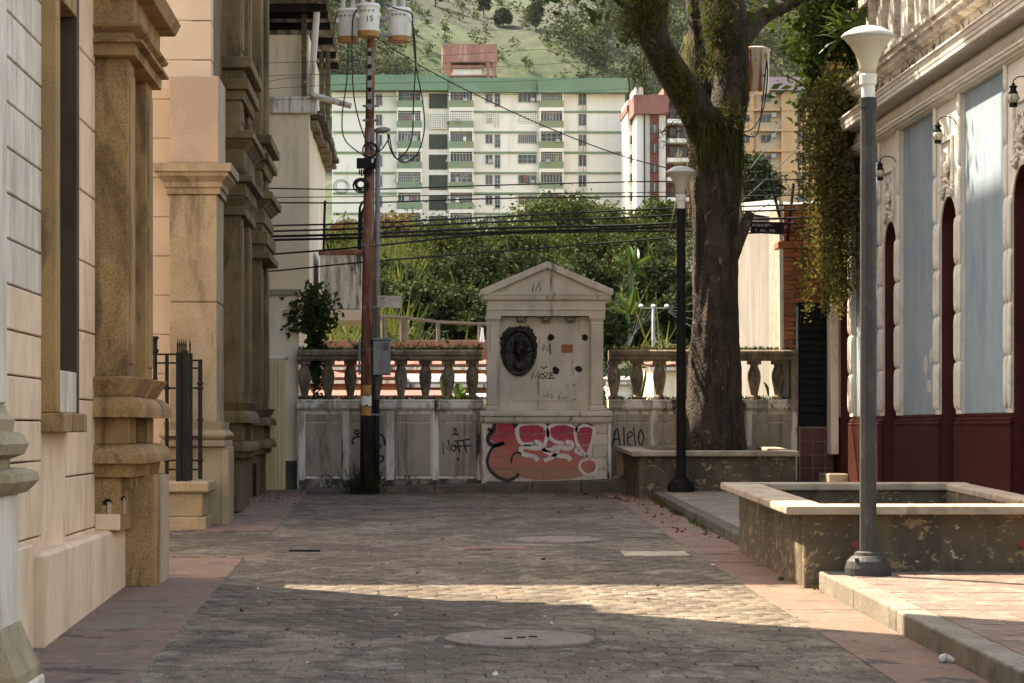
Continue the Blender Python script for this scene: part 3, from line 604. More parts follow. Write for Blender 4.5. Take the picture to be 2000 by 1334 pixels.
# corrugated roof seen from below, on purlins and posts
rf = MB(); xr0, xr1, n = -6.0, -1.13, 130; prof = []
for k in range(n+1):
    x = xr0+(xr1-xr0)*k/n; prof.append((x, 7.36+.03*math.sin(k*1.15)))
lo = [(x, 34.3, z) for x, z in prof]; hi = [(x, 40.3, z) for x, z in prof]
rf.rings([lo, hi], cap=False, closed=False); lo2 = [(x, 34.3, z+.012) for x, z in prof]; hi2 = [(x, 40.3, z+.012) for x, z in prof]; rf.rings([lo2, hi2], cap=False, closed=False)
roof = rf.build('roof', M('corrugated_zinc', (.34,.31,.28), (.27,.245,.22), 1.2, [((.16,.11,.08),(6,.8,3),.56,.74,.6)], .05, 200, .1, 60, .002, rough=.6, metal=.15), cb, recalc=False)
for y in (34.6, 35.2, 36.2, 37.6, 39.0, 40.2): MB().box(-6, -1.16, y, y+.07, 7.23, 7.33).build('purlin', m_poleblack, roof)
for u, y in ((594, 35.0), (628, 38.5), (640, 38.5)): MB().box(px(u,y)-.035, px(u,y)+.035, y-.035, y+.035, 5.9, 7.25).build('roof_post', m_planter, cb)
dp = MB().tube([P(621,-10,34.7), P(607,183,34.7), P(609,186,34.7), P(686,207,34.7)], [.045,.045,.045,.04], 8).build('downpipe', m_dirtywhite, cb)
# box balcony to the right of the upper wall
Yb = 36.2
bb = MB().box(px(625,Yb), px(706,Yb), Yb, Yb+2.0, pz(604,Yb), pz(497,Yb)).build('balcony_box', m_dirtywhite, cb, bevel=.01)
MB().box(px(622,Yb), px(710,Yb), Yb-.04, Yb+2.05, pz(497,Yb), pz(488,Yb)).build('balcony_rim', m_rust, bb, bevel=.006)
MB().box(px(624,Yb), px(708,Yb), Yb-.03, Yb+2.0, pz(626,Yb), pz(605,Yb)).build('balcony_soffit', m_cream, bb, bevel=.006)
for u, v0 in ((632, 392), (700, 405), (704, 415)):
    pts = [P(u,490,Yb+.2), P(u+2,v0+20,Yb+.2), P(u+3,v0,Yb+.2)]
    if u > 690: pts += [P(u+7,v0-9,Yb+.2), P(u+12,v0-12,Yb+.2)]
    MB().tube(pts, .018, 6).build('conduit', m_black, cb)
q = MB(); c = P(655,443,Yb); q.box(c.x-.07, c.x+.05, Yb, Yb+.1, c.z-.05, c.z+.05); q.build('junction_box', m_ochre, cb, bevel=.006)
# ================================================================ RIGHT: BLUE BUILDING
FX = 5.66
rb = thing('colonial_building', 'pale blue building with white stucco door surrounds and maroon base on the right', 'building', (6, 26, .6))
DC = [33.30, 30.15, 26.87, 23.60, 20.33]          # centres of the doorways
HW, SW = .395, .66                                  # half widths of opening and surround
ZT = 5.02
MB().box(6.05, 12, 12, 34.1, -.2, 6.5).build('wall', m_blue, rb)
MB().box(FX, 6.2, 33.98, 34.12, .3, 6.0).build('end_wall', m_blue, rb)
edges = []
for a, b in zip(DC, DC[1:]): edges.append((b+SW, a-SW))
edges.append((12, DC[-1]-SW))
for (a, b) in edges: MB().box(FX, 6.05, a, b, .3, ZT).build('blue_panel', m_blue, rb)
m_paper = M('torn_paper', (.52,.50,.45), (.42,.41,.37), 12, [], .1)
for (u, v0, v1, dw) in ((1808, 694, 730, 6), (1819, 680, 708, 5), (1815, 740, 770, 6), (1884, 655, 662, 3)):
    y = F*FX/(u-U0); h = dw/2/(u-U0)*y
    poly = []
    for k in range(14):
        t = 2*math.pi*k/14; rr = .75+.35*random.random()
        poly.append((y+h*rr*math.cos(t)*1.5, pz((v0+v1)/2, y)+(pz(v0,y)-pz(v1,y))/2*rr*math.sin(t)))
    MB().prism(poly, FX-.003, FX+.005, 'x').build('paper_scrap', m_paper, rb)
SPR, TOPZ = 3.70, 4.03
def surround(yc):
    s = thing('door_surround', None, None, (FX, yc, zg(yc))); s.parent = rb; s.location = Vector((FX, yc, zg(yc)))-rb.location
    del_keys = [k for k in ('label', 'category') if k in s]
    for k in del_keys: del s[k]
    x0, x1 = FX-.035, 6.05
    n = 12
    arch = [(yc+HW*math.cos(math.pi*k/n), SPR+(TOPZ-SPR)*math.sin(math.pi*k/n)) for k in range(n+1)]
    poly = [(yc+SW, 1.74), (yc+SW, ZT), (yc-SW, ZT), (yc-SW, 1.74), (yc-HW, 1.74)]+arch[::-1]+[(yc+HW, 1.74)]
    # split into left, right and head pieces so that every face is planar and simple
    MB().prism([(yc+HW,1.74),(yc+SW,1.74),(yc+SW,SPR),(yc+HW,SPR)], x0, x1, 'x').build('jamb', m_white, s)
    MB().prism([(yc-SW,1.74),(yc-HW,1.74),(yc-HW,SPR),(yc-SW,SPR)], x0, x1, 'x').build('jamb', m_white, s)
    hd = MB(); top = [(yc+SW-2*SW*k/n, ZT) for k in range(n+1)]; bot = [(yc+SW, SPR)]+[arch[k] for k in range(1, n)]+[(yc-SW, SPR)]
    bot[0] = (yc+SW, SPR); 
    ring0 = []
    for k in range(n):
        a, b, c, d = bot[k], bot[k+1], top[k+1], top[k]
        hd.prism([a, b, c, d], x0, x1, 'x')
    hd.prism([(yc+HW,SPR),(yc+SW,SPR),arch[1]], x0, x1, 'x'); hd.prism([(yc-SW,SPR),(yc-HW,SPR),arch[n-1]], x0, x1, 'x')
    head = hd.build('head', m_white, s)
    for a in (-1, 1):
        # maroon lining of the opening
        lo, hi = sorted((yc+a*HW, yc+a*(HW-.012)))
        MB().box(FX-.02, 6.04, lo, hi, zg(yc)+.1, SPR).build('jamb_lining', m_maroon2, s)
        # long beads down both edges of the surround and of the opening
        for ye in (yc+a*(SW-.05), yc+a*(HW+.05)):
            z = 1.78; q = MB()
            while z < (ZT-.1 if abs(ye-yc) > .5 else SPR):
                L_ = .50
                q.rings([[(x0-.001-r*math.cos(t)*.9, ye+r*1.15*math.sin(t), zz_) for t in [math.pi*(k/6-.5) for k in range(7)]] for r, zz_ in
                         [(.012, z), (.034, z+.03), (.042, z+.09), (.042, z+L_-.09), (.034, z+L_-.03), (.012, z+L_)]])
                z += L_
            q.build('beaded_moulding', m_white, s, smooth=True)
    al = MB()
    for k in range(n):
        a, b = arch[k], arch[k+1]; al.prism([a, b, (b[0], b[1]-.012), (a[0], a[1]-.012)], FX-.02, 6.04, 'x')
    al.build('arch_lining', m_maroon2, s)
    MB().box(5.98, 6.03, yc-HW, yc+HW, zg(yc)+.1, TOPZ+.02).build('door', m_maroon2, s)
    # raised panel frame with shell and leaves
    for (ya, yb, za, zb) in ((yc-.30,yc-.26,4.14,4.60),(yc+.26,yc+.30,4.14,4.60),(yc-.30,yc+.30,4.60,4.645)):
        MB().box(x0-.03, x0, ya, yb, za, zb).build('panel_frame', m_white, s, bevel=.006)
    sh = MB()
    for k in range(7):      # fan shell
        t = R(25+130*k/6); r0, r1 = .03, .17
        p0 = Vector((x0, yc+r0*math.cos(t), 4.22+r0*math.sin(t))); p1 = Vector((x0-.02, yc+r1*math.cos(t)*.9, 4.22+r1*math.sin(t)))
        sh.tube([p0, (p0+p1)/2+Vector((-.03,0,0)), p1], [.010,.024,.012], 6)
    sh.build('shell_ornament', m_white, s, smooth=True)
    lv = MB()
    for a in (-1, 1):       # scrolling leaves under the shell
        for k in range(6):
            t = k/5; c = Vector((x0, yc+a*(.05+.24*t), 4.20-.10*math.sin(t*3.0)-.02*k))
            lv.tube([c+Vector((0,-.03*a,.035)), c+Vector((-.035,0,.0)), c+Vector((0,.03*a,-.04))], [.006,.024,.008], 6)
        lv.tube([Vector((x0-.01,yc+a*.20,4.48)), Vector((x0-.03,yc+a*.21,4.40)), Vector((x0-.01,yc+a*.17,4.28))], [.006,.02,.006], 6)
        lv.tube([Vector((x0-.01,yc+a*.1,4.40)), Vector((x0-.02,yc+a*.06,4.52)), Vector((x0-.01,yc+a*.01,4.46))], [.005,.014,.005], 6)
    lv.build('leaf_ornament', m_white, s, smooth=True)
    return s
for yc in DC: surround(yc)
# plinths between the doors, stepped moulding on top
pe = [(b+HW, a-HW) for a, b in zip(DC, DC[1:])]+[(12, DC[-1]-HW), (DC[0]+HW, 34.05)]
for (a, b) in pe:
    p_ = MB().rect(5.60, 6.05, a, b, [(0, zg(a)-.1), (0, 1.62)]).build('plinth', m_maroon, rb, bevel=.01)
    MB().prism([(5.60,1.622),(5.595,1.645),(5.615,1.66),(5.612,1.685),(5.635,1.70),(5.632,1.725),(5.66,1.745),(6.05,1.745),(6.05,1.622)], a+.004, b-.004, 'y').build('plinth_moulding', m_maroon, p_)
MB().box(5.35, 5.6, 32.85, 33.7, zg(33), zg(33)+.26).build('doorstep', m_coping, rb, bevel=.012)
# entablature
def band(name, mat, x_profile, y0=12, y1=34.05, bevel=0): return MB().prism(x_profile, y0, y1, 'y').build(name, mat, rb, bevel=bevel)
band('architrave', m_white, [(6.05,ZT),(5.60,ZT),(5.595,5.03),(5.56,5.035),(5.555,5.055),(5.52,5.06),(5.515,5.085),(5.50,5.09),(5.50,5.115),(6.05,5.115)])
band('frieze', m_whitedirty, [(6.05,5.117),(5.59,5.117),(5.59,5.30),(6.05,5.30)])
q = MB()
for k in range(240):            # rough hanging drops on the frieze
    y = 20+14*k/240; q.tube([(5.585,y,5.285),(5.565,y+.006,5.22),(5.588,y,5.13)], [.012,.02,.008], 5)
q.build('frieze_ornament', m_white, rb, smooth=True)
band('cornice', m_white, [(6.05,5.302),(5.42,5.302),(5.38,5.29),(5.36,5.30),(5.355,5.335),(5.375,5.345),(5.37,5.385),(5.345,5.395),(5.335,5.43),(5.32,5.435),(5.32,5.455),(6.05,5.46)])
q = MB()
for k in range(330):
    y = 21+13*k/330; q.box(5.348, 5.375, y, y+.022, 5.347, 5.384)
q.build('dentil_row', m_white, rb)
band('parapet_frieze', m_whitedirty, [(6.05,5.461),(5.56,5.461),(5.56,5.72),(6.05,5.72)])
q = MB()
for k in range(150):           # dry weeds and broken drip ornaments on the cornice
    y = 21+13*random.random(); h = .05+.13*random.random(); q.tube([(5.40+.12*random.random(),y,5.46),(5.40+.1*random.random(),y+random.gauss(0,.03),5.46+h)], [.012,.003], 4)
q.build('cornice_weeds', m_leafbrown, rb, kind='stuff')
band('top_cornice', m_whitedirty, [(6.05,5.721),(5.53,5.721),(5.50,5.74),(5.47,5.745),(5.465,5.80),(5.43,5.81),(5.425,5.86),(5.40,5.87),(5.395,5.91),(6.05,5.93)])
MB().box(5.80, 6.05, 12, 34.05, 5.932, 6.95).build('parapet', m_whitedirty, rb)
MB().box(5.72, 6.05, 12, 34.05, 6.952, 7.08).build('parapet_coping', m_whitedirty, rb, bevel=.01)
for k in range(12):
    y = 33.7-k*.82
    MB().box(5.72, 5.81, y-.06, y+.06, 5.93, 6.95).build('parapet_pilaster', m_whitedirty, rb, bevel=.008)
    poly = [(y-.41+.2*math.cos(math.pi*j/8), 6.55+.2*math.sin(math.pi*j/8)) for j in range(9)]
    MB().prism([(y-.61,6.0)]+[(y-.21,6.0)]+poly[0:9], 5.765, 5.81, 'x').build('parapet_arch_panel', m_white, rb, bevel=.006)
# electric trunking box at the corner
MB().box(5.50, 5.60, 33.6, 33.95, 1.25, 4.2).build('trunking', m_white, rb, bevel=.006)

# ---- wall lanterns
def lantern(label, u, v):
    y = F*5.40/(u-U0); z = pz(v, y); c = Vector((5.40, y, z))
    t = thing('wall_lantern', label, 'lantern', c, 'ship lanterns over the doorways'); t.scale = (.74, .74, .74)
    MB().lathe([(.045,z-.13),(.05,z-.125),(.05,z-.085),(.04,z-.08)], c.x, y, 12).build('base', m_iron, t)
    MB().lathe([(.045,z-.08),(.065,z-.05),(.075,z-.02),(.068,z+.01),(.045,z+.03)], c.x, y, 14).build('glass', m_lampglass, t, smooth=True)
    for k in range(6):
        a = 2*math.pi*k/6; MB().tube([(c.x+.05*math.cos(a),y+.05*math.sin(a),z-.085),(c.x+.08*math.cos(a),y+.08*math.sin(a),z-.02),(c.x+.05*math.cos(a),y+.05*math.sin(a),z+.04)], .003, 4).build('guard_wire', m_iron, t)
    MB().lathe([(.055,z+.03),(.055,z+.055),(.04,z+.06),(.035,z+.10),(.05,z+.11),(.05,z+.12),(.025,z+.135),(.015,z+.16),(.004,z+.165)], c.x, y, 12).build('cap', m_iron, t)
    MB().tube(catmull([(c.x,y,z+.16),(c.x+.01,y,z+.20),(c.x+.08,y,z+.24),(c.x+.2,y,z+.22),(c.x+.30,y,z+.08)],5), .007, 6).build('bracket', m_iron, t)
    MB().box(FX+.04, FX+.07, y-.03, y+.03, z-.02, z+.14).build('back_plate', m_iron, t, bevel=.004)
lantern('wall lantern on the doorway surround at the right edge of the picture', 1979, 188)
lantern('wall lantern above the middle doorway between the blue panels', 1832, 262)
lantern('wall lantern half hidden behind the tall lamp post', 1719, 336)

# ================================================================ END WALL WITH BALUSTRADE
YW = 34.0
m_basegrime = M('grimy_wall_foot', (.30,.245,.18), (.22,.175,.125), 3, [((.06,.048,.035),(5,5,3),.47,.6,.85), ((.55,.48,.38),(9,9,7),.62,.70,.7)], .2, 160, .5, 60, .008)
ew = thing('balustrade_wall', 'weathered parapet wall with panels and stone balusters across the street end', 'wall', (1.8, YW, .7))
z = lambda v: pz(v, YW)
MB().box(px(580,YW), px(1557,YW), YW+.02, YW+.34, .4, z(797)).build('wall_body', m_dirtywhite, ew, bevel=.006)
for (a, b) in ((580, 944), (1191, 1557)):
    MB().prism([(YW-.03,z(800)),(YW-.05,z(796)),(YW-.05,z(789)),(YW-.02,z(787)),(YW-.03,z(783)),(YW+.0,z(780)),(YW+.36,z(780)),(YW+.36,z(800))], px(a,YW), px(b,YW), 'x').build('coping', m_dirtywhite, ew)
    r = MB().prism([(YW+.02,z(704)),(YW+.0,z(700)),(YW+.0,z(696)),(YW-.03,z(693)),(YW-.03,z(686)),(YW,z(683)),(YW+.3,z(683)),(YW+.33,z(690)),(YW+.30,z(704))], px(a,YW), px(b-(3 if a < 900 else 0),YW), 'x').build('rail', m_rail, ew)
    MB().box(px(a+4,YW), px(b-4,YW), YW+.0, YW+.34, .5, z(935)).build('base_course', m_basegrime, ew, bevel=.01)
panels = [(597,667,1),(683,752,1),(771,841,1),(858,930,1),(1194,1267,1),(1285,1360,1),(1375,1455,1),(1470,1544,1)]
for a, b, _ in panels:
    MB().box(px(a,YW), px(b,YW), YW+.004, YW+.05, z(929), z(826)).build('panel', m_panel, ew, bevel=.004)
    MB().box(px(a,YW), px(b,YW), YW+.005, YW+.05, z(823.5), z(809)).build('panel', m_panel, ew, bevel=.004)
for a, b in ((583,595),(669,681),(754,769),(844,856),(932,944),(1269,1283),(1362,1373),(1457,1468),(1546,1557)):
    MB().box(px(a,YW), px(b,YW), YW-.012, YW+.05, z(938), z(801)).build('pilaster_strip', m_dirtywhite, ew, bevel=.006)
hb_ = z(704)-z(780)
def baluster(mat):
    mb = MB(); c = 0; 
    h = hb_
    prof = [(.085,0),(.085,.04),(.05,.06),(.058,.10),(.088,.24),(.094,.30),(.088,.36),(.06,.43),(.055,.45),(.06,.47)]
    k = h/.52
    mb.rings([[(r*math.cos(R(22.5+45*i))*.98, r*math.sin(R(22.5+45*i))*.98, zz_*k) for i in range(8)] for r, zz_ in prof])
    mb.box(-.085, .085, -.085, .085, .47*k, h)
    for sgn in (-1,):
        for zc_ in (.20,.26,.32):
            s_ = .022; mb.add([(-s_,-.082,zc_*k),(0,-.082,(zc_-.03)*k),(s_,-.082,zc_*k),(0,-.082,(zc_+.03)*k),(0,-.105,zc_*k)], [(0,1,4),(1,2,4),(2,3,4),(3,0,4),(0,3,2,1)])
    return mb
bme = baluster(None).mesh('baluster')
for u in (594,640,684,735,783,831,876,923,1201,1246,1290,1336,1382,1430,1476,1523):
    o = link_mesh('baluster', bme, m_rail, ew); o.location = Vector((px(u,YW), YW+.16, z(780)))-ew.location
    o.rotation_euler = (0, 0, random.gauss(0,.03))
MB().box(px(1545,YW), px(1557,YW), YW, YW+.3, z(780), z(704)).build('end_pier', m_rail, ew, bevel=.008)

# ---- graffiti strokes
def stroke(owner, pts, w, mat, name='graffiti_stroke', Y=None, k=5, closed=False, sm=True):
    Y = Y or YW; pp = [((u-U0)/F*Y, CZ+(V0-v)/F*Y) for u, v in pts]
    if sm and len(pp) > 2:
        q = [Vector((a, 0, b)) for a, b in pp]
        if closed: q = q+[q[0]]
        pp = [(p.x, p.z) for p in catmull(q, k)]
    m = MB().ribbon(pp, w/F*Y, Y); o = m.build(name, mat, owner, recalc=False); return o
G = YW-.001
def gw(*strokes, w=3, Y=G, owner=None, sm=True):
    for s in strokes: stroke(owner or ew, s, w, m_blackpaint, Y=Y, sm=sm)
zo = lambda x, y: (680+x*.14, 820+y*.14)
gw([zo(1330,480),zo(1312,300),zo(1420,450),zo(1395,280)], [zo(1495,380),zo(1450,340),zo(1435,400),zo(1480,440),zo(1510,390),zo(1490,345)], [zo(1560,460),zo(1515,290)], [zo(1480,300),zo(1700,270)], [zo(1655,460),zo(1605,290)], [zo(1500,370),zo(1720,358)], w=3, sm=False)
gw([zo(1470,120),zo(1510,120),zo(1470,165),zo(1520,160),zo(1450,205),zo(1540,200)], [zo(1515,540),zo(1550,560)], w=4, sm=False)
gw([zo(150,170),zo(110,140),zo(90,180),zo(120,205),zo(155,180)], [zo(170,230),zo(90,250),zo(55,300),zo(80,340)], [zo(410,430),zo(410,215),zo(470,215),zo(500,260),zo(515,350),zo(540,280)], [zo(415,430),zo(460,350)], [zo(440,500),zo(400,530),zo(420,590),zo(480,570),zo(490,520),zo(440,500)], w=4)
za_ = lambda x, y: (1180+x*.4496, 400+y*.4498)
gw([za_(35,1050),za_(55,970),za_(70,1052)], [za_(42,1020),za_(68,1015)], [za_(85,965),za_(88,1055)], [za_(100,1015),za_(122,1000),za_(115,985),za_(102,1000),za_(105,1040),za_(128,1045)], [za_(127,965),za_(137,1055)], [za_(158,975),za_(149,1010),za_(158,1046),za_(172,1010),za_(159,973)], [za_(182,1018),za_(185,1022)], w=3)

# ================================================================ MONUMENT
YM = 33.82
mo = thing('monument', 'pedimented plaster monument with bronze medallion and red graffiti in the parapet wall', 'monument', (px(1068,YM), YM, .72))
z = lambda v: pz(v, YM); X = lambda u: px(u, YM)
MB().box(X(948), X(1186), YM+.03, YM+.6, .5, z(824)).build('plinth_core', m_mortar, mo)
brick_rects = []
vc = [824,846.5,869.5,893,916.5,941]
for r_, (a, b) in enumerate(zip(vc, vc[1:])):
    cuts = [948,992,1038,1088,1134,1186] if r_ % 2 else [948,970,1014,1062,1110,1158,1186]
    for c, d in zip(cuts, cuts[1:]):
        brick_rects.append((X(c), X(d), z(b), z(a)))
        MB().box(X(c)+.002, X(d)-.002, YM+random.gauss(0,.0015), YM+.06, z(b)+.002, z(a)-.002).build('brick', m_block, mo, bevel=.004)
for u0, u1 in ((940,948.5),(1186,1194)):
    MB().box(X(u0), X(u1), YM-.012, YM+.5, .5, z(824)).build('plinth_pier', m_dirtywhite, mo, bevel=.008)
MB().prism([(YM-.02,z(827)),(YM-.045,z(822)),(YM-.05,z(814)),(YM-.08,z(812)),(YM-.08,z(806)),(YM-.06,z(803)),(YM+.6,z(800)),(YM+.6,z(827))], X(938), X(1195), 'x').build('sill_slab', m_mon, mo)
MB().box(X(955), X(1175), YM+.14, YM+.5, z(802), z(618)).build('back_wall', m_mon, mo)
for u0, u1 in ((949,977),(1152,1180)):
    c = MB().box(X(u0)+.01, X(u1)-.01, YM-.0, YM+.2, z(792), z(634)).build('column', m_mon, mo, bevel=.012)
    MB().rect(X(u0)+.02, X(u1)-.02, YM+.01, YM+.2, [(.025,z(802)),(.025,z(795)),(.01,z(792))]).build('column_base', m_mon, c)
    MB().rect(X(u0)+.02, X(u1)-.02, YM+.01, YM+.2, [(0,z(636)),(.012,z(634)),(.012,z(630)),(.0,z(629)),(.02,z(624)),(.03,z(622)),(.03,z(617))]).build('column_capital', m_mon, c)
MB().prism([(YM-.02,z(617)),(YM-.02,z(607)),(YM-.035,z(605)),(YM-.02,z(602)),(YM-.02,z(588)),(YM+.55,z(588)),(YM+.55,z(617))], X(952), X(1182), 'x').build('entablature', m_mon, mo)
MB().prism([(YM-.03,z(588)),(YM-.06,z(585)),(YM-.07,z(578)),(YM-.08,z(576)),(YM-.08,z(572)),(YM+.6,z(572)),(YM+.6,z(588))], X(944), X(1193), 'x').build('cornice', m_mon, mo)
MB().prism([(X(958),z(572)),(X(1179),z(572)),(X(1068),z(522))], YM-.02, YM+.5, 'y').build('pediment', m_mon, mo)
for s in (-1, 1):
    ax, bx = X(1068), X(1068)+s*(X(1197)-X(1068))
    MB().prism([(ax,z(524)),(ax,z(511)),(bx,z(566)),(bx,z(576)),(bx-s*.07,z(576))], YM-.09, YM+.6, 'y').build('raking_cornice', m_mon, mo, bevel=.004)
# fixing holes, exposed brick, old plaque bed
m_hole = m_black
def hole(u, v, r, name='fixing_hole'):
    c = P(u, v, YM+.139); q = MB(); n = 14; w_ = [1+.12*random.gauss(0,1) for _ in range(n)]
    q.rings([[(c.x+r*rr*w_[k]*math.cos(2*math.pi*k/n), yy_, c.z+r*rr*w_[k]*math.sin(2*math.pi*k/n)) for k in range(n)] for rr, yy_ in ((1,YM+.137),(1,YM+.142))]); q.build(name, m_hole, mo)
for u, v, r in ((1076,659,.044),(1142,659,.044),(1086,724,.05),(1130,721,.044)): hole(u, v, r)
pb = MB().box(X(1000), X(1122), YM+.13, YM+.15, z(783), z(747)).build('plaque_bed', m_mon, mo, bevel=.002)
for u, v in ((1004,749),(1121,752),(1004,778),(1121,780)): hole(u, v, .014)
MB().box(X(1098), X(1120), YM+.128, YM+.15, z(688), z(672)).build('exposed_brick', m_brick, mo, bevel=.006)
GM = YM+.137
gw([(1040,570),(1042,553),(1046,567),(1054,551),(1056,567)], w=2.2, Y=YM-.022, owner=mo, sm=False)
gw([(1060,685),(1062,672),(1069,686),(1074,671),(1075,692)], w=3, Y=GM, owner=mo, sm=False)
gw([(1038,740),(1042,728),(1046,738),(1051,727),(1052,740)], [(1058,729),(1054,735),(1059,740),(1064,735),(1059,729)], [(1064,728),(1073,728),(1064,739),(1074,739)], [(1082,727),(1075,728),(1075,739),(1084,738)], [(1075,733),(1081,733)], [(1057,717),(1062,720),(1069,715)], w=2.6, Y=GM, owner=mo, sm=False)
gw([(1061,770),(1063,776),(1066,770),(1066,776)], [(1072,770),(1068,772),(1073,775),(1069,777)], [(1076,770),(1080,776),(1076,777)], [(1090,780),(1092,771),(1095,776),(1090,778),(1096,782)], [(1098,776),(1102,780),(1106,775),(1110,777)], [(1095,768),(1097,767)], w=1.3, Y=YM+.127, owner=mo, sm=False)
# the big red piece on the plinth
m_red = bpy.data.materials.new('red_fade_spray_paint'); m_red.use_nodes = True
nt = m_red.node_tree; b_ = nt.nodes['Principled BSDF']; ge = nt.nodes.new('ShaderNodeNewGeometry'); sx = nt.nodes.new('ShaderNodeSeparateXYZ'); mr = nt.nodes.new('ShaderNodeMapRange')
no = nt.nodes.new('ShaderNodeTexNoise'); no.inputs['Scale'].default_value = 7; no.inputs['Detail'].default_value = 6; ad = nt.nodes.new('ShaderNodeMath'); ad.operation = 'MULTIPLY_ADD'; ad.inputs[1].default_value = .22
cr = nt.nodes.new('ShaderNodeValToRGB'); e = cr.color_ramp.elements
e[0].position = 0.0; e[0].color = (.33,.17,.105,1); e[1].position = 1.0; e[1].color = (.34,.025,.05,1)
x_ = cr.color_ramp.elements.new(.45); x_.color = (.46,.125,.095,1); x_ = cr.color_ramp.elements.new(.75); x_.color = (.40,.04,.055,1)
nt.links.new(ge.outputs['Position'], sx.inputs[0]); nt.links.new(ge.outputs['Position'], no.inputs['Vector']); nt.links.new(no.outputs['Fac'], ad.inputs[0]); nt.links.new(sx.outputs['Z'], ad.inputs[2])
mr.inputs[1].default_value = z(938)+.11; mr.inputs[2].default_value = z(822)+.11; nt.links.new(ad.outputs[0], mr.inputs[0]); nt.links.new(mr.outputs[0], cr.inputs[0]); nt.links.new(cr.outputs[0], b_.inputs[0]); b_.inputs['Roughness'].default_value = .8
zm = lambda x, y: (940+x*.27, 600+y*.27)
GP = YM-.0045
def clip(poly, x0, x1, z0, z1):
    def cut(p, f, g):
        out = []
        for i in range(len(p)):
            a, b = p[i-1], p[i]; fa, fb = f(a), f(b)
            if fa*fb < 0: t = fa/(fa-fb); out.append((a[0]+(b[0]-a[0])*t, a[1]+(b[1]-a[1])*t))
            if fb >= 0: out.append(b)
        return out
    for f in (lambda p: p[0]-x0, lambda p: x1-p[0], lambda p: p[1]-z0, lambda p: z1-p[1]):
        if poly: poly = cut(poly, f, None)
    return poly
def fill(pts, mat, Y, name):
    pp = [(px(u,Y), pz(v,Y)) for u, v in pts]; q = [(p.x,p.z) for p in catmull([Vector((a,0,b)) for a,b in pp]+[Vector((pp[0][0],0,pp[0][1]))], 5)][:-1]
    off = wloc(mo); me = bmesh.new()
    for (x0, x1, z0, z1) in brick_rects:
        r = clip(q, x0+.005, x1-.005, z0+.005, z1-.005)
        if len(r) > 2:
            try: me.faces.new([me.verts.new((a-off.x, Y-off.y, b-off.z)) for a, b in r])
            except ValueError: pass
    bmesh.ops.triangulate(me, faces=me.faces); mm = bpy.data.meshes.new(name); me.to_mesh(mm); me.free(); return link_mesh(name, mm, mat, mo)
fill([zm(80,870),zm(110,825),zm(180,815),zm(240,840),zm(280,835),zm(380,835),zm(460,860),zm(520,840),zm(620,845),zm(690,880),zm(760,860),zm(815,885),zm(800,980),zm(765,1080),zm(830,1120),zm(825,1190),zm(760,1210),zm(700,1230),zm(600,1245),zm(400,1250),zm(280,1230),zm(200,1250),zm(120,1225),zm(65,1170),zm(60,1100),zm(90,1030),zm(130,1000),zm(70,960),zm(60,900)], m_red, GP, 'graffiti_fill')
GS = YM-.0065; 
for s, w_ in (([zm(390,985),zm(300,990),zm(262,930),zm(270,860),zm(350,838),zm(440,850),zm(478,900),zm(470,960),zm(440,1040)],6), ([zm(380,975),zm(425,985),zm(410,1020),zm(320,1010),zm(285,1030),zm(310,1065),zm(380,1080),zm(410,1110)],7),
              ([zm(600,985),zm(530,970),zm(485,920),zm(500,860),zm(590,838),zm(670,860),zm(700,900)],6), ([zm(610,975),zm(655,985),zm(640,1020),zm(545,1015),zm(500,1035),zm(450,1030),zm(500,1060),zm(560,1075),zm(620,1080),zm(645,1110)],7),
              ([zm(765,1085),zm(700,1000),zm(680,920),zm(700,870),zm(770,855),zm(815,880),zm(805,960),zm(765,1085)],5), ([zm(775,1098),zm(720,1120),zm(715,1170),zm(760,1210),zm(820,1195),zm(838,1140),zm(815,1105),zm(775,1098)],4), ([zm(560,1030),zm(520,1080),zm(455,1110)],6), ([zm(700,1010),zm(685,1045),zm(740,1070)],5)):
    stroke(mo, s, w_*1.25, m_whitepaint, Y=GS)
for s, w_ in (([zm(250,870),zm(220,825),zm(150,815),zm(100,840),zm(85,890),zm(45,880)],7), ([zm(85,890),zm(50,940),zm(60,985),zm(110,1000),zm(165,980)],8), ([zm(165,980),zm(90,1010),zm(50,1080),zm(50,1150),zm(100,1215),zm(180,1250),zm(250,1230),zm(270,1200)],6), ([zm(215,1130),zm(225,1075),zm(260,1050),zm(290,1062)],4), ([zm(250,860),zm(290,822),zm(320,830)],2.5), ([zm(450,825),zm(480,850),zm(520,828)],2.5), ([zm(650,830),zm(690,862),zm(740,835),zm(810,860)],2.5)):
    stroke(mo, s, w_, m_blackpaint, Y=GS-.001)
# bronze medallion: oval relief of a bearded head in profile with a ragged wreath border
md = thing('bronze_medallion', 'blackened oval bronze relief of a head mounted on the monument', 'medallion', P(1015, 735, YM+.14))
cx, cz = X(1014), z(687); rx, rz = .222, .315; n, mrow = 56, 72; q = MB()
def relief(a, b):
    d = math.hypot(a, b); g = lambda x, y, s, h: h*math.exp(-((a-x)**2+(b-y)**2)/(2*s*s))
    hgt = .03+.03*max(0, 1-abs(d-.93)/.13)
    if d < .85: hgt = .012+g(.08,.30,.21,.07)+g(.14,.12,.17,.05)+g(-.10,.14,.08,.035)+g(-.19,.06,.045,.03)+g(-.08,-.04,.08,.03)+g(.02,-.12,.12,.045)+g(.12,-.22,.11,.04)+g(.15,-.58,.20,.055)+g(-.18,-.64,.18,.04)+g(.42,-.60,.15,.04)+g(.24,.16,.05,.02)+g(.0,.46,.12,.02)+.008*mnoise.noise((a*7,b*7,2))
    return hgt+.012*mnoise.noise((a*9,b*9,.3))
idx = {}
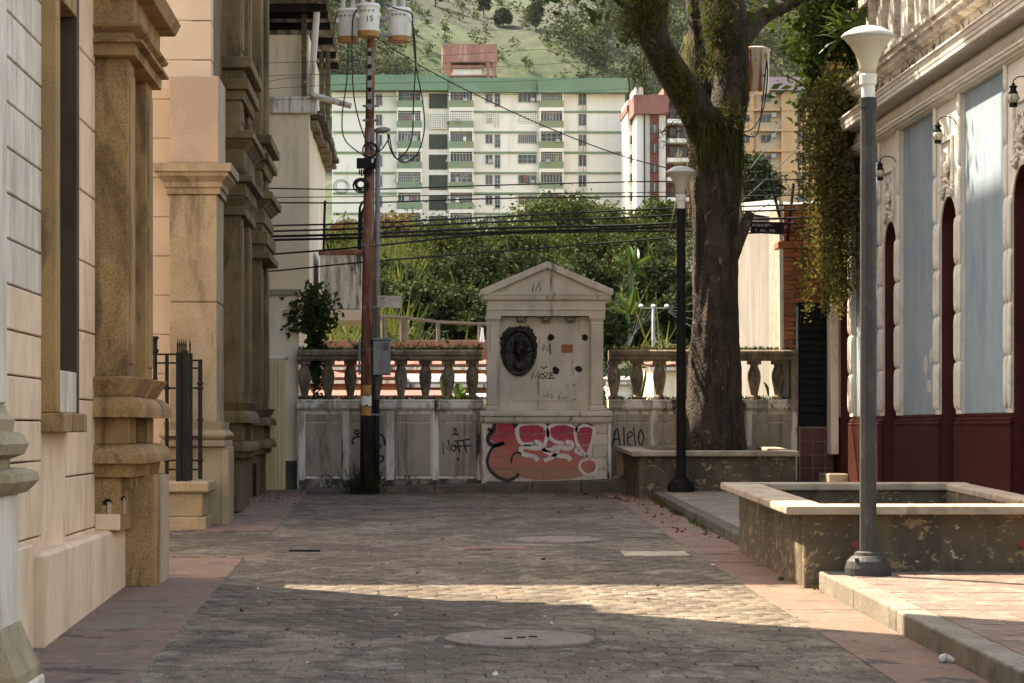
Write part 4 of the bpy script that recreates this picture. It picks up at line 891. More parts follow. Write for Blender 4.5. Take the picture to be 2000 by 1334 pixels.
for j in range(mrow+1):
    for i in range(n+1):
        a = -1.25+2.5*i/n; b = -1.15+2.5*j/mrow
        t = math.atan2(b, a); edge = 1.03+(.16*max(0, math.sin(t))**.5 if b > 0 else 0)*(1+.25*math.sin(5*t))+.10*math.exp(-((t-.25)/.18)**2)
        if b > .1: edge = 1.10+.07*mnoise.noise((math.cos(t)*3, math.sin(t)*3, 4.))+.05*mnoise.noise((math.cos(t)*7, math.sin(t)*7, 1.))
        if (math.hypot(a, b) if b <= .1 else (abs(a)**3.2+abs(b)**3.2)**(1/3.2)) <= edge:
            idx[i, j] = len(q.v); q.v.append((cx+a*rx, YM+.135-relief(a, b), cz+b*rz))
for (i, j) in list(idx):
    if (i+1,j) in idx and (i,j+1) in idx and (i+1,j+1) in idx: q.f.append((idx[i,j], idx[i+1,j], idx[i+1,j+1], idx[i,j+1]))
ob = q.build('relief', m_bronze, md, smooth=True, recalc=False)
so = ob.modifiers.new('solid', 'SOLIDIFY'); so.thickness = .05; so.offset = -1
# three caged lamps under the entablature
for i, (u, lb) in enumerate(((1018,'caged lamp under the monument entablature, above the medallion'),(1066,'caged lamp under the monument entablature, middle of three'),(1114,'caged lamp under the monument entablature, above the exposed brick'))):
    c = P(u, 622, YM+.10); t = thing('caged_lamp', lb, 'lamp', c, 'caged lamps on the monument')
    MB().lathe([(.07,c.z+.02),(.07,c.z+.005),(.06,c.z)], c.x, c.y, 14, sx=1.1, sy=.5).build('base', m_galv, t)
    MB().lathe([(.05,c.z),(.045,c.z-.03),(.02,c.z-.045)], c.x, c.y, 12, sx=1, sy=.5).build('glass', m_lampglass, t, smooth=True)
    for k in range(5):
        x_ = -.06+.03*k; MB().tube(catmull([(c.x+x_*1.2,c.y-.035,c.z),(c.x+x_,c.y-.045,c.z-.04),(c.x+x_*.8,c.y,c.z-.06),(c.x+x_,c.y+.03,c.z-.03)],3), .004, 4).build('cage_wire', m_galv, t)
    MB().tube([(c.x-.075,c.y-.04,c.z-.025),(c.x+.075,c.y-.04,c.z-.025)], .004, 4).build('cage_wire', m_galv, t)

# ================================================================ BRICK GATEHOUSE AND WHITE HOUSE AT RIGHT
YB = 34.15
bh = thing('brick_gatehouse', 'small red brick front with black louvred shutter at the street end, right', 'building', (px(1570,YB), YB, .8))
z = lambda v: pz(v, YB)
MB().box(px(1527,YB), 6.3, YB+.05, YB+1.2, .3, z(398)).build('core', m_mortar, bh)
bm_ = MB().box(-.0745, .0745, 0, .06, 0, .052).mesh('brick'); bms = MB().box(-.036, .036, 0, .06, 0, .052).mesh('brick')
def brick_area(u0, u1, v0, v1, proud):
    zz_ = z(v1); r_ = 0; x0, x1 = px(u0,YB), px(u1,YB)
    while zz_ < z(v0)-.03:
        x = x0+(.077 if r_ % 2 == 0 else .040)
        if r_ % 2: o = link_mesh('brick', bms, m_brick, bh, Vector((x0+.036, YB-proud+random.gauss(0,.001), zz_))-bh.location); x += .113-.04+.0
        while x < x1-.03:
            o = link_mesh('brick', bm_, m_brick, bh, Vector((x, YB-proud+random.gauss(0,.001), zz_))-bh.location); x += .158
        zz_ += .061; r_ += 1
brick_area(1527, 1551, 486, 690, .05); brick_area(1552, 1650, 486, 590, .0); brick_area(1530, 1650, 400, 470, .02)
MB().box(px(1527,YB)-.06, px(1640,YB), YB-.09, YB+.3, z(486)+.003, z(472)).build('brick_ledge', m_brick, bh, bevel=.008)
MB().box(px(1560,YB), px(1640,YB), YB-.06, YB+.1, z(578), z(570)).build('lintel', m_brick, bh, bevel=.006)
sf = MB().box(px(1559,YB), px(1640,YB), YB-.005, YB+.05, z(832), z(592)).build('shutter', m_iron, bh)
k = 0; v = 596
while v < 800:
    q = MB(); a, b = z(v), z(v+11); q.prism([(YB-.012,a),(YB-.045,b),(YB-.04,b-.004),(YB-.006,a-.004)], px(1560,YB), px(1616,YB), 'x'); q.build('slat', m_iron, sf); v += 13.2
MB().box(px(1553,YB), px(1558,YB), YB-.05, YB+.05, z(838), z(598)).build('shutter_frame', M('pale_blue_frame', (.24,.31,.35), (.2,.27,.3), 5, [((.1,.07,.05),(7,7,3),.6,.75,.5)], .05), bh, bevel=.004)
m_mtile = M('maroon_tile', (.13,.042,.035), (.10,.034,.028), 8, [], .1, 200, .2, 80, .002, rough=.5, rand=.15)
for i in range(4):
    for j in range(3):
        a = px(1561,YB)+j*.165; b = z(836)-(i+1)*.178
        MB().box(a+.004, a+.161, YB-.075, YB+.04, b+.004, b+.174).build('tile', m_mtile, bh, bevel=.003)
MB().box(px(1559,YB), px(1640,YB), YB-.068, YB+.03, .5, z(834)).build('tile_bed', m_mortar, bh)
MB().tube([(px(1524,YB),YB-.03,z(400)+.05),(px(1526,YB),YB-.03,z(690))], .035, 8).build('drainpipe', m_white, bh)
for (u0, v0, u1, v1) in ((1502,340,1524,428),(1550,358,1538,470)):
    MB().tube([P(u0,v0,YB-.1), P(u1,v1,YB-.1)], .02, 6).build('stay_bar', m_black, bh)

wh = thing('white_house', 'white stained house side wall behind the big tree', 'house', (6.5, 36, 0))
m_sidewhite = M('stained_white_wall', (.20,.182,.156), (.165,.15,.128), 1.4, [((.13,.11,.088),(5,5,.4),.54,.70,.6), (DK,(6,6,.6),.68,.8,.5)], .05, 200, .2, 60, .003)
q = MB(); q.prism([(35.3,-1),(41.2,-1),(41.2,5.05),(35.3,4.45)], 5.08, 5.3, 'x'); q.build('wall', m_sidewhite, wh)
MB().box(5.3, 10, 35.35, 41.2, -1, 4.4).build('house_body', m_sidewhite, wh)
m_rooft = M('grey_roof_sheet', (.36,.33,.29), (.29,.265,.235), 1.5, [((.15,.12,.09),(3,3,3),.56,.72,.6)], .1, 180, .3, 50, .004)
for k in range(6):
    x0 = 4.98+k*.85; q = MB()
    q.add([(x0,35.1,4.48),(x0+.83,35.1,4.53),(x0+.83,41.4,5.22),(x0,41.4,5.14),(x0,35.1,4.54),(x0+.83,35.1,4.59),(x0+.83,41.4,5.28),(x0,41.4,5.2)], [(0,3,2,1),(4,5,6,7),(0,1,5,4),(1,2,6,5),(2,3,7,6),(3,0,4,7)]); q.build('roof_sheet', m_rooft, wh)
# black sign on its bracket
sg = thing('hanging_sign', 'small black lettered sign hung over the street end beside the tree', 'sign', P(1497, 458, 33.9))
q = MB(); a, b, c, d = P(1466,433,33.9), P(1532,434,33.9), P(1530,458,33.9), P(1466,455,33.9)
q.prism([(a.x,a.z),(b.x,b.z),(c.x,c.z),(d.x,d.z)], 33.89, 33.92, 'y'); q.build('board', m_black, sg)
MB().tube([P(1462,431,33.9), P(1462,443,33.9)], .015, 6).build('bracket', m_iron, sg)
MB().tube([P(1460,434,33.93), P(1560,438,33.93)], .012, 6).build('bracket', m_iron, sg)
def text(s, size, loc, mat, parent, name='lettering', tilt=0):
    c = bpy.data.curves.new(name, 'FONT'); c.body = s; c.size = size; c.align_x = 'LEFT'; c.extrude = .0008; c.resolution_u = 3
    tmp = bpy.data.objects.new(name, c); COL.objects.link(tmp); bpy.context.view_layer.update()
    me = bpy.data.meshes.new_from_object(tmp.evaluated_get(bpy.context.evaluated_depsgraph_get())); bpy.data.objects.remove(tmp)
    o = link_mesh(name, me, mat, parent)
    o.location = Vector(loc)-wloc(parent); o.rotation_euler = (R(90), tilt, 0); return o
text('AOB.A18P1 -', .052, P(1468, 442, 33.886), m_whitepaint, sg, tilt=R(1))
text('T . 341 . 370', .052, P(1474, 452.5, 33.886), m_whitepaint, sg, tilt=R(1.5))
# ================================================================ STREET LAMPS
def lamp(label, x, y, zb):
    t = thing('street_lamp', label, 'street lamp', (x, y, zb), 'trumpet-shaped street lamps')
    MB().lathe([(.165,zb-.02),(.165,zb+.05),(.15,zb+.10),(.115,zb+.135),(.10,zb+.14),(.095,zb+.16),(.075,zb+.17)], x, y, 24).build('base', m_lampgrey, t, smooth=False)
    MB().lathe([(.062,zb+.16),(.056,zb+3.40)], x, y, 8, rot=R(22.5)).build('post', m_lampgrey, t, bevel=.004)
    MB().lathe([(.062,zb+3.33),(.063,zb+3.40),(.05,zb+3.402)], x, y, 12).build('post_sleeve', m_lampgrey, t)
    MB().lathe([(.048,zb+3.40),(.048,zb+3.49),(.06,zb+3.495),(.062,zb+3.56),(.055,zb+3.57)], x, y, 20).build('collar', m_trafo, t, smooth=False)
    h = zb+3.57
    MB().lathe([(.055,h),(.062,h+.05),(.075,h+.10),(.095,h+.15),(.125,h+.20),(.155,h+.235),(.178,h+.26),(.165,h+.262)], x, y, 28).build('shade', m_lampglass, t, smooth=True)
    MB().lathe([(.178,h+.258),(.190,h+.262),(.190,h+.272),(.165,h+.295),(.11,h+.325),(.05,h+.342),(.005,h+.347)], x, y, 28).build('cap', m_lampcap, t, smooth=True)
    for k in range(4):
        a = R(45+90*k); MB().box(x+.14*math.cos(a)-.012, x+.14*math.cos(a)+.012, y+.14*math.sin(a)-.012, y+.14*math.sin(a)+.012, zb+.10, zb+.125).build('bolt', m_lampgrey, t)
    return t
L1 = lamp('tall grey street lamp in front of the near planter', 3.25, 18.25, zg(18.25)+.137)
L2 = copy_tree(L1); L2.location = (3.30, 31.42, zg(31.42)+.106); L2['label'] = 'street lamp with shade-darkened post in front of the tree planter'
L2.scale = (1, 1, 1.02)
m_lampshaded = M('shaded_lamp_paint', (.016,.015,.013), (.012,.011,.010), 5, [], .1, 200, .2, 80, .002, rough=.7, spec=.12)  # darker copy of the lamp grey: tree shade and backlight put into the colour
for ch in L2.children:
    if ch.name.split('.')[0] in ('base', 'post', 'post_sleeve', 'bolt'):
        ch.data = ch.data.copy(); ch.data.materials[0] = m_lampshaded

# ================================================================ UTILITY POLE WITH TRANSFORMERS
YP = 33.15
up = thing('utility_pole', 'rust red steel utility pole with black painted foot before the parapet wall', 'utility pole', (px(717,YP), YP, zg(YP)))
Z = lambda v: pz(v, YP)
def ptube(pts, r, n=12, Y=YP): return MB().tube([P(u, v, Y) for u, v in pts], r, n)
ptube([(716.5,975),(717.5,752)], [.092,.088], 14).build('painted_foot', m_poleblack, up, smooth=True)
ptube([(717.5,752.5),(719.5,500),(722,250)], [.0865,.078,.064], 14).build('pole_shaft', m_rust, up, smooth=True)
ptube([(722,250),(725,60),(726,-30)], [.058,.052,.045], 12).build('pole_top', m_rust, up, smooth=True)
cd_ = ptube([(735.5,970),(736,780)], .036, 10, YP+.02).build('conduit', m_black, up, smooth=True)
ptube([(736,780),(738,280)], .034, 10, YP+.02).build('conduit', m_galv, up, smooth=True)
for v0, v1, m in ((752,772,m_ochre),(773,792,m_trafo),(793,812,m_ochre)):   # torn stickers
    x0, x1 = px(705,YP), px(724,YP)
    q = MB(); n = 8; rr = .0915
    rows = [[(px(717,YP)+rr*math.sin(a), YP-rr*math.cos(a), Z(v)+random.gauss(0,.006)) for a in [R(-60+100*k/n) for k in range(n+1)]] for v in (v1, v0)]
    q.rings(rows, cap=False, closed=False); q.build('torn_sticker', m, up, recalc=False)
for v in (478,600,683,810): ptube([(708,v),(742,v)], .012, 6, YP-.06).build('strap', m_galv, up)
for v in (105,130,152,175,198): 
    c = P(722,v,YP-.06); MB().lathe([(.018,c.z-.03),(.03,c.z-.02),(.03,c.z-.005),(.016,c.z),(.03,c.z+.005),(.03,c.z+.02),(.018,c.z+.03)], c.x, c.y, 10).build('spool_insulator', m_black, up)
MB().box(px(718,YP), px(727,YP), YP-.07, YP-.055, Z(215), Z(95)).build('rack', m_galv, up)
for v in (207,235): ptube([(708,v),(740,v)], .016, 6, YP-.04).build('bracket', m_galv, up)
mc = lambda u, v, Y=YP: P(u, v, Y)
def transformer(label, u0, u1, vt, vb, Y, number=None):
    x = px((u0+u1)/2, Y); r = (u1-u0)/2/F*Y; zt, zb_ = pz(vt,Y), pz(vb,Y)
    t = thing('transformer', label, 'transformer', (x, Y, zb_), 'transformers on the pole')
    MB().lathe([(r*.95,zb_+.075),(r*.97,zt-.04),(r*.99,zt-.035)], x, Y, 26).build('tank', m_trafo, t, smooth=False)
    MB().lathe([(r*.90,zb_),(r*.95,zb_+.008),(r*.955,zb_+.075)], x, Y, 26).build('tank_foot', m_ochre, t)
    MB().lathe([(r*1.0,zt-.035),(r*1.04,zt-.03),(r*1.04,zt-.01),(r*.9,zt+.012),(r*.3,zt+.02)], x, Y, 26).build('lid', m_trafo, t)
    for a in (-.45, .35):
        bx, by = x+r*a, Y; prof = []
        for k in range(7): prof += [(.02,zt+.01+k*.028),(.042,zt+.018+k*.028),(.02,zt+.026+k*.028)]
        MB().lathe(prof, bx, by, 12).build('bushing', m_porc, t)
    for k in range(4):
        a = R(235+20*k+0); MB().tube([(x+r*.95*math.cos(a),Y+r*.95*math.sin(a),zt-.09),(x+r*1.12*math.cos(a),Y+r*1.12*math.sin(a),zt-.09)], .012, 6).build('terminal', m_galv, t)
    for a in (200, 340):
        a = R(a); c = Vector((x+r*.98*math.cos(a), Y+r*.98*math.sin(a), zt-.14)); MB().box(c.x-.02, c.x+.02, c.y-.02, c.y+.02, c.z-.035, c.z+.03).build('lifting_lug', m_trafo, t, bevel=.008)
    if number: text(number, .105, (x-.035, Y-r*.97-.004, zt-.23), m_blackpaint, t, 'painted_number')
    return t
transformer('white transformer with ochre foot, left of the pole top', 658, 704, 20, 84, YP+.10)
transformer('white transformer numbered 15 in front of the pole top', 697, 742, 10, 73, YP-.26, '15')
transformer('white transformer with ochre foot, right of the pole top', 757, 803, 18, 83, YP+.10)
for u0, u1, v in ((700,760,35),(735,765,68)): MB().box(px(u0,YP), px(u1,YP), YP-.02, YP+.05, pz(v+4,YP), pz(v-4,YP)).build('hanger_arm', m_galv, up, bevel=.004)
# meter cabinet, junction box, floodlight on the pole
mt = thing('meter_cabinet', 'grey metal cabinet strapped to the utility pole above the balusters', 'cabinet', P(748,733,YP-.05))
MB().box(px(729,YP), px(763,YP), YP-.17, YP+.02, Z(733), Z(665)).build('case', m_meter, mt, bevel=.006)
MB().box(px(727,YP), px(766,YP), YP-.19, YP+.03, Z(665)+.001, Z(661)).build('lid', m_meter, mt, bevel=.004)
dr_ = MB().box(px(745,YP), px(762,YP), YP-.18, YP-.171, Z(730), Z(668)).build('door', m_meter, mt, bevel=.003)
for k in range(5): MB().box(px(749,YP), px(759,YP), YP-.186, YP-.18, Z(672+3*k)-.005, Z(672+3*k)+.004).build('vent_slot', m_black, dr_)
MB().box(px(700,YP), px(704,YP), YP-.03, YP+.1, Z(732), Z(664)).build('back_plate', m_meter, mt, bevel=.004)
jb = thing('junction_box', 'black cable junction box high on the utility pole', 'junction box', P(716,330,YP-.1))
MB().box(px(697,YP), px(735,YP), YP-.17, YP-.07, Z(331), Z(311)).build('case', m_black, jb, bevel=.012, seg=2)
MB().box(px(726,YP), px(730,YP), YP-.174, YP-.17, Z(320), Z(313)).build('sticker', m_porc, jb)
for k in range(7): ptube([(702+4*k,331),(702+4*k+.5,340+random.random()*4)], .010, 6, YP-.11).build('cable_gland', m_black, jb)
fl = thing('floodlight', 'grey dome street light on a short arm halfway up the utility pole', 'light', P(738,262,YP))
q = MB(); c = P(748,254,YP); q.rings([[(c.x-.10+.20*s+0, c.y+.0+r*math.cos(t)*.8, c.z-.005+.012*s+r*math.sin(t)*.65) for t in [2*math.pi*k/12 for k in range(12)]] for s, r in ((-.05,.02),(.1,.055),(.45,.07),(.8,.05),(1.0,.015))]); q.build('head', m_galv, fl, smooth=True)
ptube([(736,275),(737,258),(741,256)], .02, 8).build('arm', m_galv, fl)
# small notice on the conduit
nb = thing('notice_board', 'small weathered white notice with red letters on the utility pole', 'sign', P(760,602,YP-.05))
q = MB(); pts = [P(738,577,YP-.06),P(784,578,YP-.06),P(783,602,YP-.06),P(737,600,YP-.06)]; q.prism([(p.x,p.z) for p in pts], YP-.07, YP-.06, 'y')
q.build('board', M('faded_notice', (.55,.47,.39), (.47,.41,.34), 6, [((.3,.17,.12),(7,7,3),.58,.7,.5), ((.28,.25,.2),(9,9,4),.6,.72,.5)], .06), nb)
m_redp = M('faded_red_print', (.30,.07,.05), (.25,.08,.06), 9)
text('AP', .062, P(741,586,YP-.073), m_redp, nb); text('TLF', .05, P(740.5,594,YP-.073), m_redp, nb)
text('1A4K6', .075, P(757,589,YP-.073), M('faded_grey_print', (.33,.28,.23), (.4,.35,.29), 9), nb)
MB().box(px(740,YP), px(748,YP), YP-.074, YP-.071, Z(598.5), Z(597)).build('printed_bar', m_redp, nb)

# ================================================================ CABLES
m_cable = M('cable', (.014,.013,.012), (.02,.018,.016), 9, [], 0, 100, 0, rough=.6)
def cable(label, pts, r, name='cable', group='overhead cables'):
    P3 = [P(*p) if len(p) == 3 else p for p in pts]
    return top_mesh(MB().tube(catmull(P3, 8), r, 5), name, m_cable, label, 'cable', group, smooth=True)
YR = 33.5
ORD = ['topmost','second','third','fourth','fifth','sixth','seventh','lowest']
main = [((368,370,362,355,352),.009),((386,384,380,376,372),.006),((396,396,388,384,382),.010),((441,436,424,410,402),.012),((452,446,434,424,412),.013),((462,457,446,440,428),.017),((469,464,454,446,438),.017),((497,482,458,452,448),.013),((530,512,492,470,455),.011)]
names_ = ['topmost','second','third','fourth','fifth','sixth','seventh','eighth','lowest']
for (vv, r), o_ in zip(main, names_):
    cable('black cable across the street end, %s of the nine below the junction box' % o_, [(420,vv[0]+3,34.18),(523,vv[0],34.15),(712,vv[1],YP+.12),(960,vv[2],YR),(1240,vv[3],YR+.3),(1420,vv[4]+2,34.0),(1640,vv[4]-4,33.9)], r)
for k, (va, vb, vr) in enumerate(((123,117,92),(148,142,121),(173,163,152),(196,189,178))):
    cable('thin wire from the pole rack, %s of four' % ['top','second','third','bottom'][k], [(420,va+4,34.15),(523,va,34.15),(722,vb,YP-.05),(1050,vr+5,36),(1330,vr-12,40)], .0035)
cable('black stay cable running down to the right from the transformers', [(736,75,YP),(860,150,YR),(1060,245,YR+.4),(1240,312,YR+.7),(1420,352,34.2)], .008)
cable('barbed looking thin wire sagging over the cream wall', [(523,160,34.5),(560,153,34.5),(605,151,34.5)], .004)
for k, pts in enumerate(([(680,84,YP),(678,150,YP-.1),(668,230,YP-.1),(675,275,YP-.1),(712,305,YP-.08)], [(697,18,YP-.2),(689,40,YP-.2),(688,120,YP-.15),(693,200,YP-.15),(715,275,YP-.1),(738,296,YP-.1),(757,275,YP-.05),(758,262,YP-.02)],
                         [(737,22,YP-.2),(745,9,YP-.2),(775,17,YP-.2),(803,26,YP-.1),(806,45,YP-.1),(812,110,YP-.1),(808,190,YP-.1),(803,275,YP-.1),(778,310,YP-.05),(762,290,YP-.02),(757,262,YP)],
                         [(805,40,YP-.1),(811,120,YP-.1),(824,190,YP-.1),(829,250,YP-.1),(815,300,YP-.1),(788,317,YP-.05),(768,300,YP-.02),(760,262,YP)])):
    cable(['slack black cable hanging from the left transformer','black cable looping from the numbered transformer to the light','black cable hanging from the right transformer, inner loop','black cable hanging from the right transformer, outer loop'][k], pts, .009, 'transformer_cable', 'transformer cables')
# coils of spare cable on the pole
co = MB()
def coil(c, r, n, th, sq=1.0):
    q = MB()
    for k in range(n):
        rr = r*(1-.10*k)*(1+.04*random.random()); dx, dz = random.gauss(0,.008), random.gauss(0,.008)
        q.tube([(c.x+dx+rr*math.cos(t), c.y-.03-.012*k, c.z+dz+rr*sq*math.sin(t)) for t in [2*math.pi*j/28 for j in range(29)]], th, 5)
    return q
top_mesh(coil(P(723,294,YP-.07), .095, 2, .009), 'cable_coil', m_cable, 'ring of spare black cable above the junction box', 'cable coil', 'cable coils on the pole', smooth=True)
top_mesh(coil(P(705,362,YP-.07), .10, 6, .010, .9), 'cable_coil', m_cable, 'thick coil of spare black cable below the junction box', 'cable coil', 'cable coils on the pole', smooth=True)
top_mesh(coil(P(668,365,YP), .10, 4, .003, .9), 'cable_coil', m_cable, 'loose thin wire coil left of the pole', 'cable coil', 'cable coils on the pole', smooth=True)
for k, (a, b) in enumerate((((1700,140,40),(1420,420,34)),((1640,300,36),(1430,440,34)),((1560,180,60),(1465,330,40)))):
    cable(['pale cable slanting down behind the hanging vine','pale cable slanting over the white house','thin wire slanting past the orange building'][k], [a, ((a[0]+b[0])/2, (a[1]+b[1])/2+8, (a[2]+b[2])/2), b], .007, 'service_cable', 'service cables')

# ================================================================ THE BIG TREE
YT = 32.85
tr = thing('tree', 'big mossy forked tree growing in the far planter', 'tree', (px(1395,YT), YT, zg(YT)))
def limb(name, pts, radii, n=26, k=10, rough=.05, seed=0, mat=m_bark, flare=0):
    Q = catmull(pts, k); rr = [r for r in radii]; RR = []
    for i in range(len(Q)):
        t = i/(len(Q)-1)*(len(rr)-1); j = min(int(t), len(rr)-2); RR.append(rr[j]+(rr[j+1]-rr[j])*(t-j))
    up_ = Vector((0,1,0)); rings = []; a = None
    for i, p in enumerate(Q):
        d = (Q[min(i+1,len(Q)-1)]-Q[max(i-1,0)]).normalized()
        a = (d.cross(Vector((0,1,0))) if a is None else a-d*a.dot(d)).normalized(); b = d.cross(a)
        ring = []
        for j in range(n):
            th = 2*math.pi*j/n; r = RR[i]
            r *= 1+rough*1.6*mnoise.noise((math.cos(th)*1.6+seed, math.sin(th)*1.6, p.z*.5))+rough*mnoise.noise((math.cos(th)*5+seed, math.sin(th)*5, p.z*1.8))+rough*.6*mnoise.noise((math.cos(th)*11, math.sin(th)*11+seed, p.z*4))
            if flare: r *= 1+flare*math.exp(-(p.z-zg(YT)-.35)/.38)*(.55+.45*math.cos(th*5+seed))
            ring.append(p+(a*math.cos(th)+b*math.sin(th))*r)
        rings.append(ring)
    return MB().rings(rings).build(name, mat, tr, smooth=True)
T_ = lambda u, v, dy=0: P(u, v, YT+dy)
limb('trunk', [T_(1392,925), T_(1394,860), T_(1396,740), T_(1396,600), T_(1396,460), T_(1397,340), T_(1398,262), T_(1400,215)], [.40,.385,.335,.295,.285,.31,.345,.31], 56, 20, .085, 1, flare=.32)
limb('limb', [T_(1380,300,-.02), T_(1362,225,-.05), T_(1318,150,-.15), T_(1282,85,-.25), T_(1272,30,-.35), T_(1285,-70,-.5), T_(1240,-200,-1.0), T_(1180,-420,-1.8)], [.20,.235,.215,.20,.20,.18,.14,.07], 26, 8, .08, 3)
limb('limb', [T_(1408,300,.02), T_(1424,200,.05), T_(1430,110,.1), T_(1426,30,.15), T_(1424,-80,.2), T_(1440,-260,.4), T_(1420,-480,.8)], [.20,.24,.22,.205,.20,.15,.07], 26, 8, .07, 5)
limb('limb', [T_(1440,85,.1), T_(1468,52,.15), T_(1500,25,.2), T_(1545,5,.3), T_(1620,-40,.5), T_(1720,-160,1.0)], [.14,.12,.10,.085,.07,.04], 18, 8, .08, 8)
limb('limb', [T_(1392,250,.2), T_(1365,110,.5), T_(1352,0,.7), T_(1330,-180,1.2), T_(1300,-350,2)], [.10,.095,.09,.07,.03], 14, 8, .08, 9)
limb('limb', [T_(1428,520,-.1), T_(1436,490,-.1), T_(1452,450,-.12), T_(1466,415,-.12)], [.07,.085,.08,.06], 12, 6, .1, 11)
limb('limb', [T_(1270,60,-.25), T_(1235,25,-.3), T_(1205,0,-.4), T_(1150,-60,-.5)], [.05,.035,.03,.02], 10, 6, .06, 13)
# crown, above the frame for the most part
def crown(name, parent, centers, leaf, per, spread, mat, aspect=.5, hang=.1):
    C = np.concatenate([np.array(c)+rng.normal(size=(per, 3))*spread*np.array([1,1,.65]) for c in centers])
    V, Fq = leaf_arrays(C, leaf, aspect, hang); return np_mesh(name, V, Fq, mat, parent)
cc = []
for _ in range(95):
    d = rng.normal(size=3); d /= np.linalg.norm(d); r = rng.random()**.4
    cc.append((4.7+d[0]*r*3.8, 31.0+d[1]*r*3.4, 10.7+d[2]*r*1.9))
cc += [tuple(T_(u, v, dy)) for u, v, dy in ((1195,-40,-.4),(1560,-18,.4),(1610,-25,.5),(1700,-60,.9),(1480,-35,.2))]
crown('crown', tr, [c for c in cc if (c[2]-CZ)/c[1]*F > V0+18], .15, 150, .42, m_leafd)
# epiphytes on the fork and limbs
def tufts(name, spots, n, L_, w_, mat, up=.35, droop=.18):
    B = []; Tt = []
    for (c, s) in spots:
        b = np.array(c)+rng.normal(size=(n, 3))*s*.35; d = unit(rng.normal(size=(n, 3))+np.array([0, -.35, up])); B.append(b); Tt.append(b+d*L_*(.6+.7*rng.random((n, 1))))
    V, Fq = blade_arrays(np.concatenate(B), np.concatenate(Tt), w_, droop); return np_mesh(name, V, Fq, mat, tr)
sp = [(T_(1262+random.gauss(0,20), 25+random.gauss(0,28), -.5), .25) for _ in range(20)]
tufts('epiphyte', sp, 55, .24, .007, m_epi, .1)
tufts('epiphyte', [(T_(1300+.72*k*4, 110+k*5.2, -.42), .14) for k in range(16)], 42, .18, .006, m_epi, .1)
tufts('epiphyte', [(T_(1392+random.gauss(0,16), 55+random.gauss(0,40), -.12), .22) for _ in range(18)], 48, .22, .007, m_epi, .2)
tufts('epiphyte', [(T_(1395+random.gauss(0,28), 245+random.gauss(0,22), -.36), .2) for _ in range(16)], 50, .2, .006, m_epi, .0)
tufts('epiphyte', [(T_(1442+random.gauss(0,5), 120+17*k, -.1), .1) for k in range(8)], 36, .16, .005, m_epi, .2)
tufts('epiphyte', [(T_(1352+random.gauss(0,6), 190+19*k, -.25), .1) for k in range(8)], 34, .16, .005, m_epi, .0)
def hangers(name, us, v0, v1, n, mat, w_=.004, L_=.5, dy=-.38):
    B = np.array([T_(random.uniform(*us), random.uniform(v0, v1), dy+random.gauss(0,.07)) for _ in range(n)]); Tt = B+np.stack([rng.normal(size=n)*.05, rng.normal(size=n)*.04, -L_*(.5+.8*rng.random(n))], 1)
    V, Fq = blade_arrays(B, Tt, w_, .0); return np_mesh(name, V, Fq, mat, tr)
hangers('hanging_epiphyte', (1365,1440), 225, 290, 330, m_epi, .005, .42)
hangers('hanging_epiphyte', (1425,1452), 240, 330, 160, m_epi, .004, .5, -.2)
hangers('beard_moss', (1425,1448), 270, 430, 340, m_moss, .005, .45, .12)
hangers('beard_moss', (1335,1356), 60, 130, 200, m_moss, .004, .4, .45)
hangers('hanging_epiphyte', (1225,1262), 100, 160, 60, m_epi, .005, .35, -.3)
hangers('beard_moss', (1318,1350), 290, 400, 60, m_moss, .003, .4, .3)

# ================================================================ HANGING VINE, CLIMBER, PLANTERS' PLANTS
hv = thing('hanging_vine', 'curtain of creeper hanging from the roof corner of the blue building', 'vine', (5.3, 32.6, 2.6))
C = []; S = MB()
strands = []
for i in range(46):
    u = random.triangular(1560, 1678, 1635); v0 = 120+random.random()*90+max(0, 1610-u)*1.2; v1 = random.triangular(300, 665, 600-max(0, 1620-u)*3)
    if u > 1655: v1 = random.uniform(300, 600)
    y = random.uniform(32.0, 33.3); drift = random.gauss(0, 9); nst = int((v1-v0)/2.1)
    pts = []
    for k in range(max(4, nst)):
        t = k/max(4, nst); thick = (1-t)**.6*7+1.6
        C.append(P(u+drift*t+random.gauss(0,thick*.45), v0+(v1-v0)*t+random.gauss(0,4), y+random.gauss(0,.1)))
        if k % 6 == 0: pts.append(P(u+drift*t, v0+(v1-v0)*t, y))
    if len(pts) > 2: S.tube(pts, .006, 4)
C = np.array(C); C = np.repeat(C, 3, 0)+rng.normal(size=(len(C)*3, 3))*.045
V, Fq = leaf_arrays(C, .052, .6, .5); np_mesh('foliage', V, Fq, m_vine, hv); S.build('stems', m_leafbrown, hv)
rp = thing('roof_plant', 'dark leafy bush overhanging the roof corner above the hanging vine', 'bush', (5.6, 33.4, 6.2))
C = np.array([P(random.gauss(1655,52), random.gauss(70,75), random.uniform(33.0,35)) for _ in range(5200)]); keep = [(pz_[2] > 5.2) for pz_ in C]; C = C[np.array(keep)]
V, Fq = leaf_arrays(C, .13, .45, .3); np_mesh('foliage', V, Fq, m_leafd, rp)
C = np.array([P(random.gauss(1590,13), random.gauss(105,50), random.uniform(33,33.6)) for _ in range(420)]); V, Fq = leaf_arrays(C, .11, .45, .6); np_mesh('foliage', V, Fq, m_leafd, rp)
B = np.repeat(np.array([P(u, v, 32.7) for u, v in ((1650,55),(1668,40),(1640,75),(1690,62))]), 9, 0); d = unit(rng.normal(size=B.shape)*np.array([1,.6,.5])+np.array([0,0,.1]))
V, Fq = blade_arrays(B, B+d*.36, .03, .10); np_mesh('broad_leaves', V, Fq, m_banana, rp)
MB().tube(catmull([P(1650,150,33.2), P(1600,185,33.2), P(1560,160,33.2), P(1535,148,33.2)], 5), [.012]*15+[.004], 5).build('branch', m_leafbrown, rp)
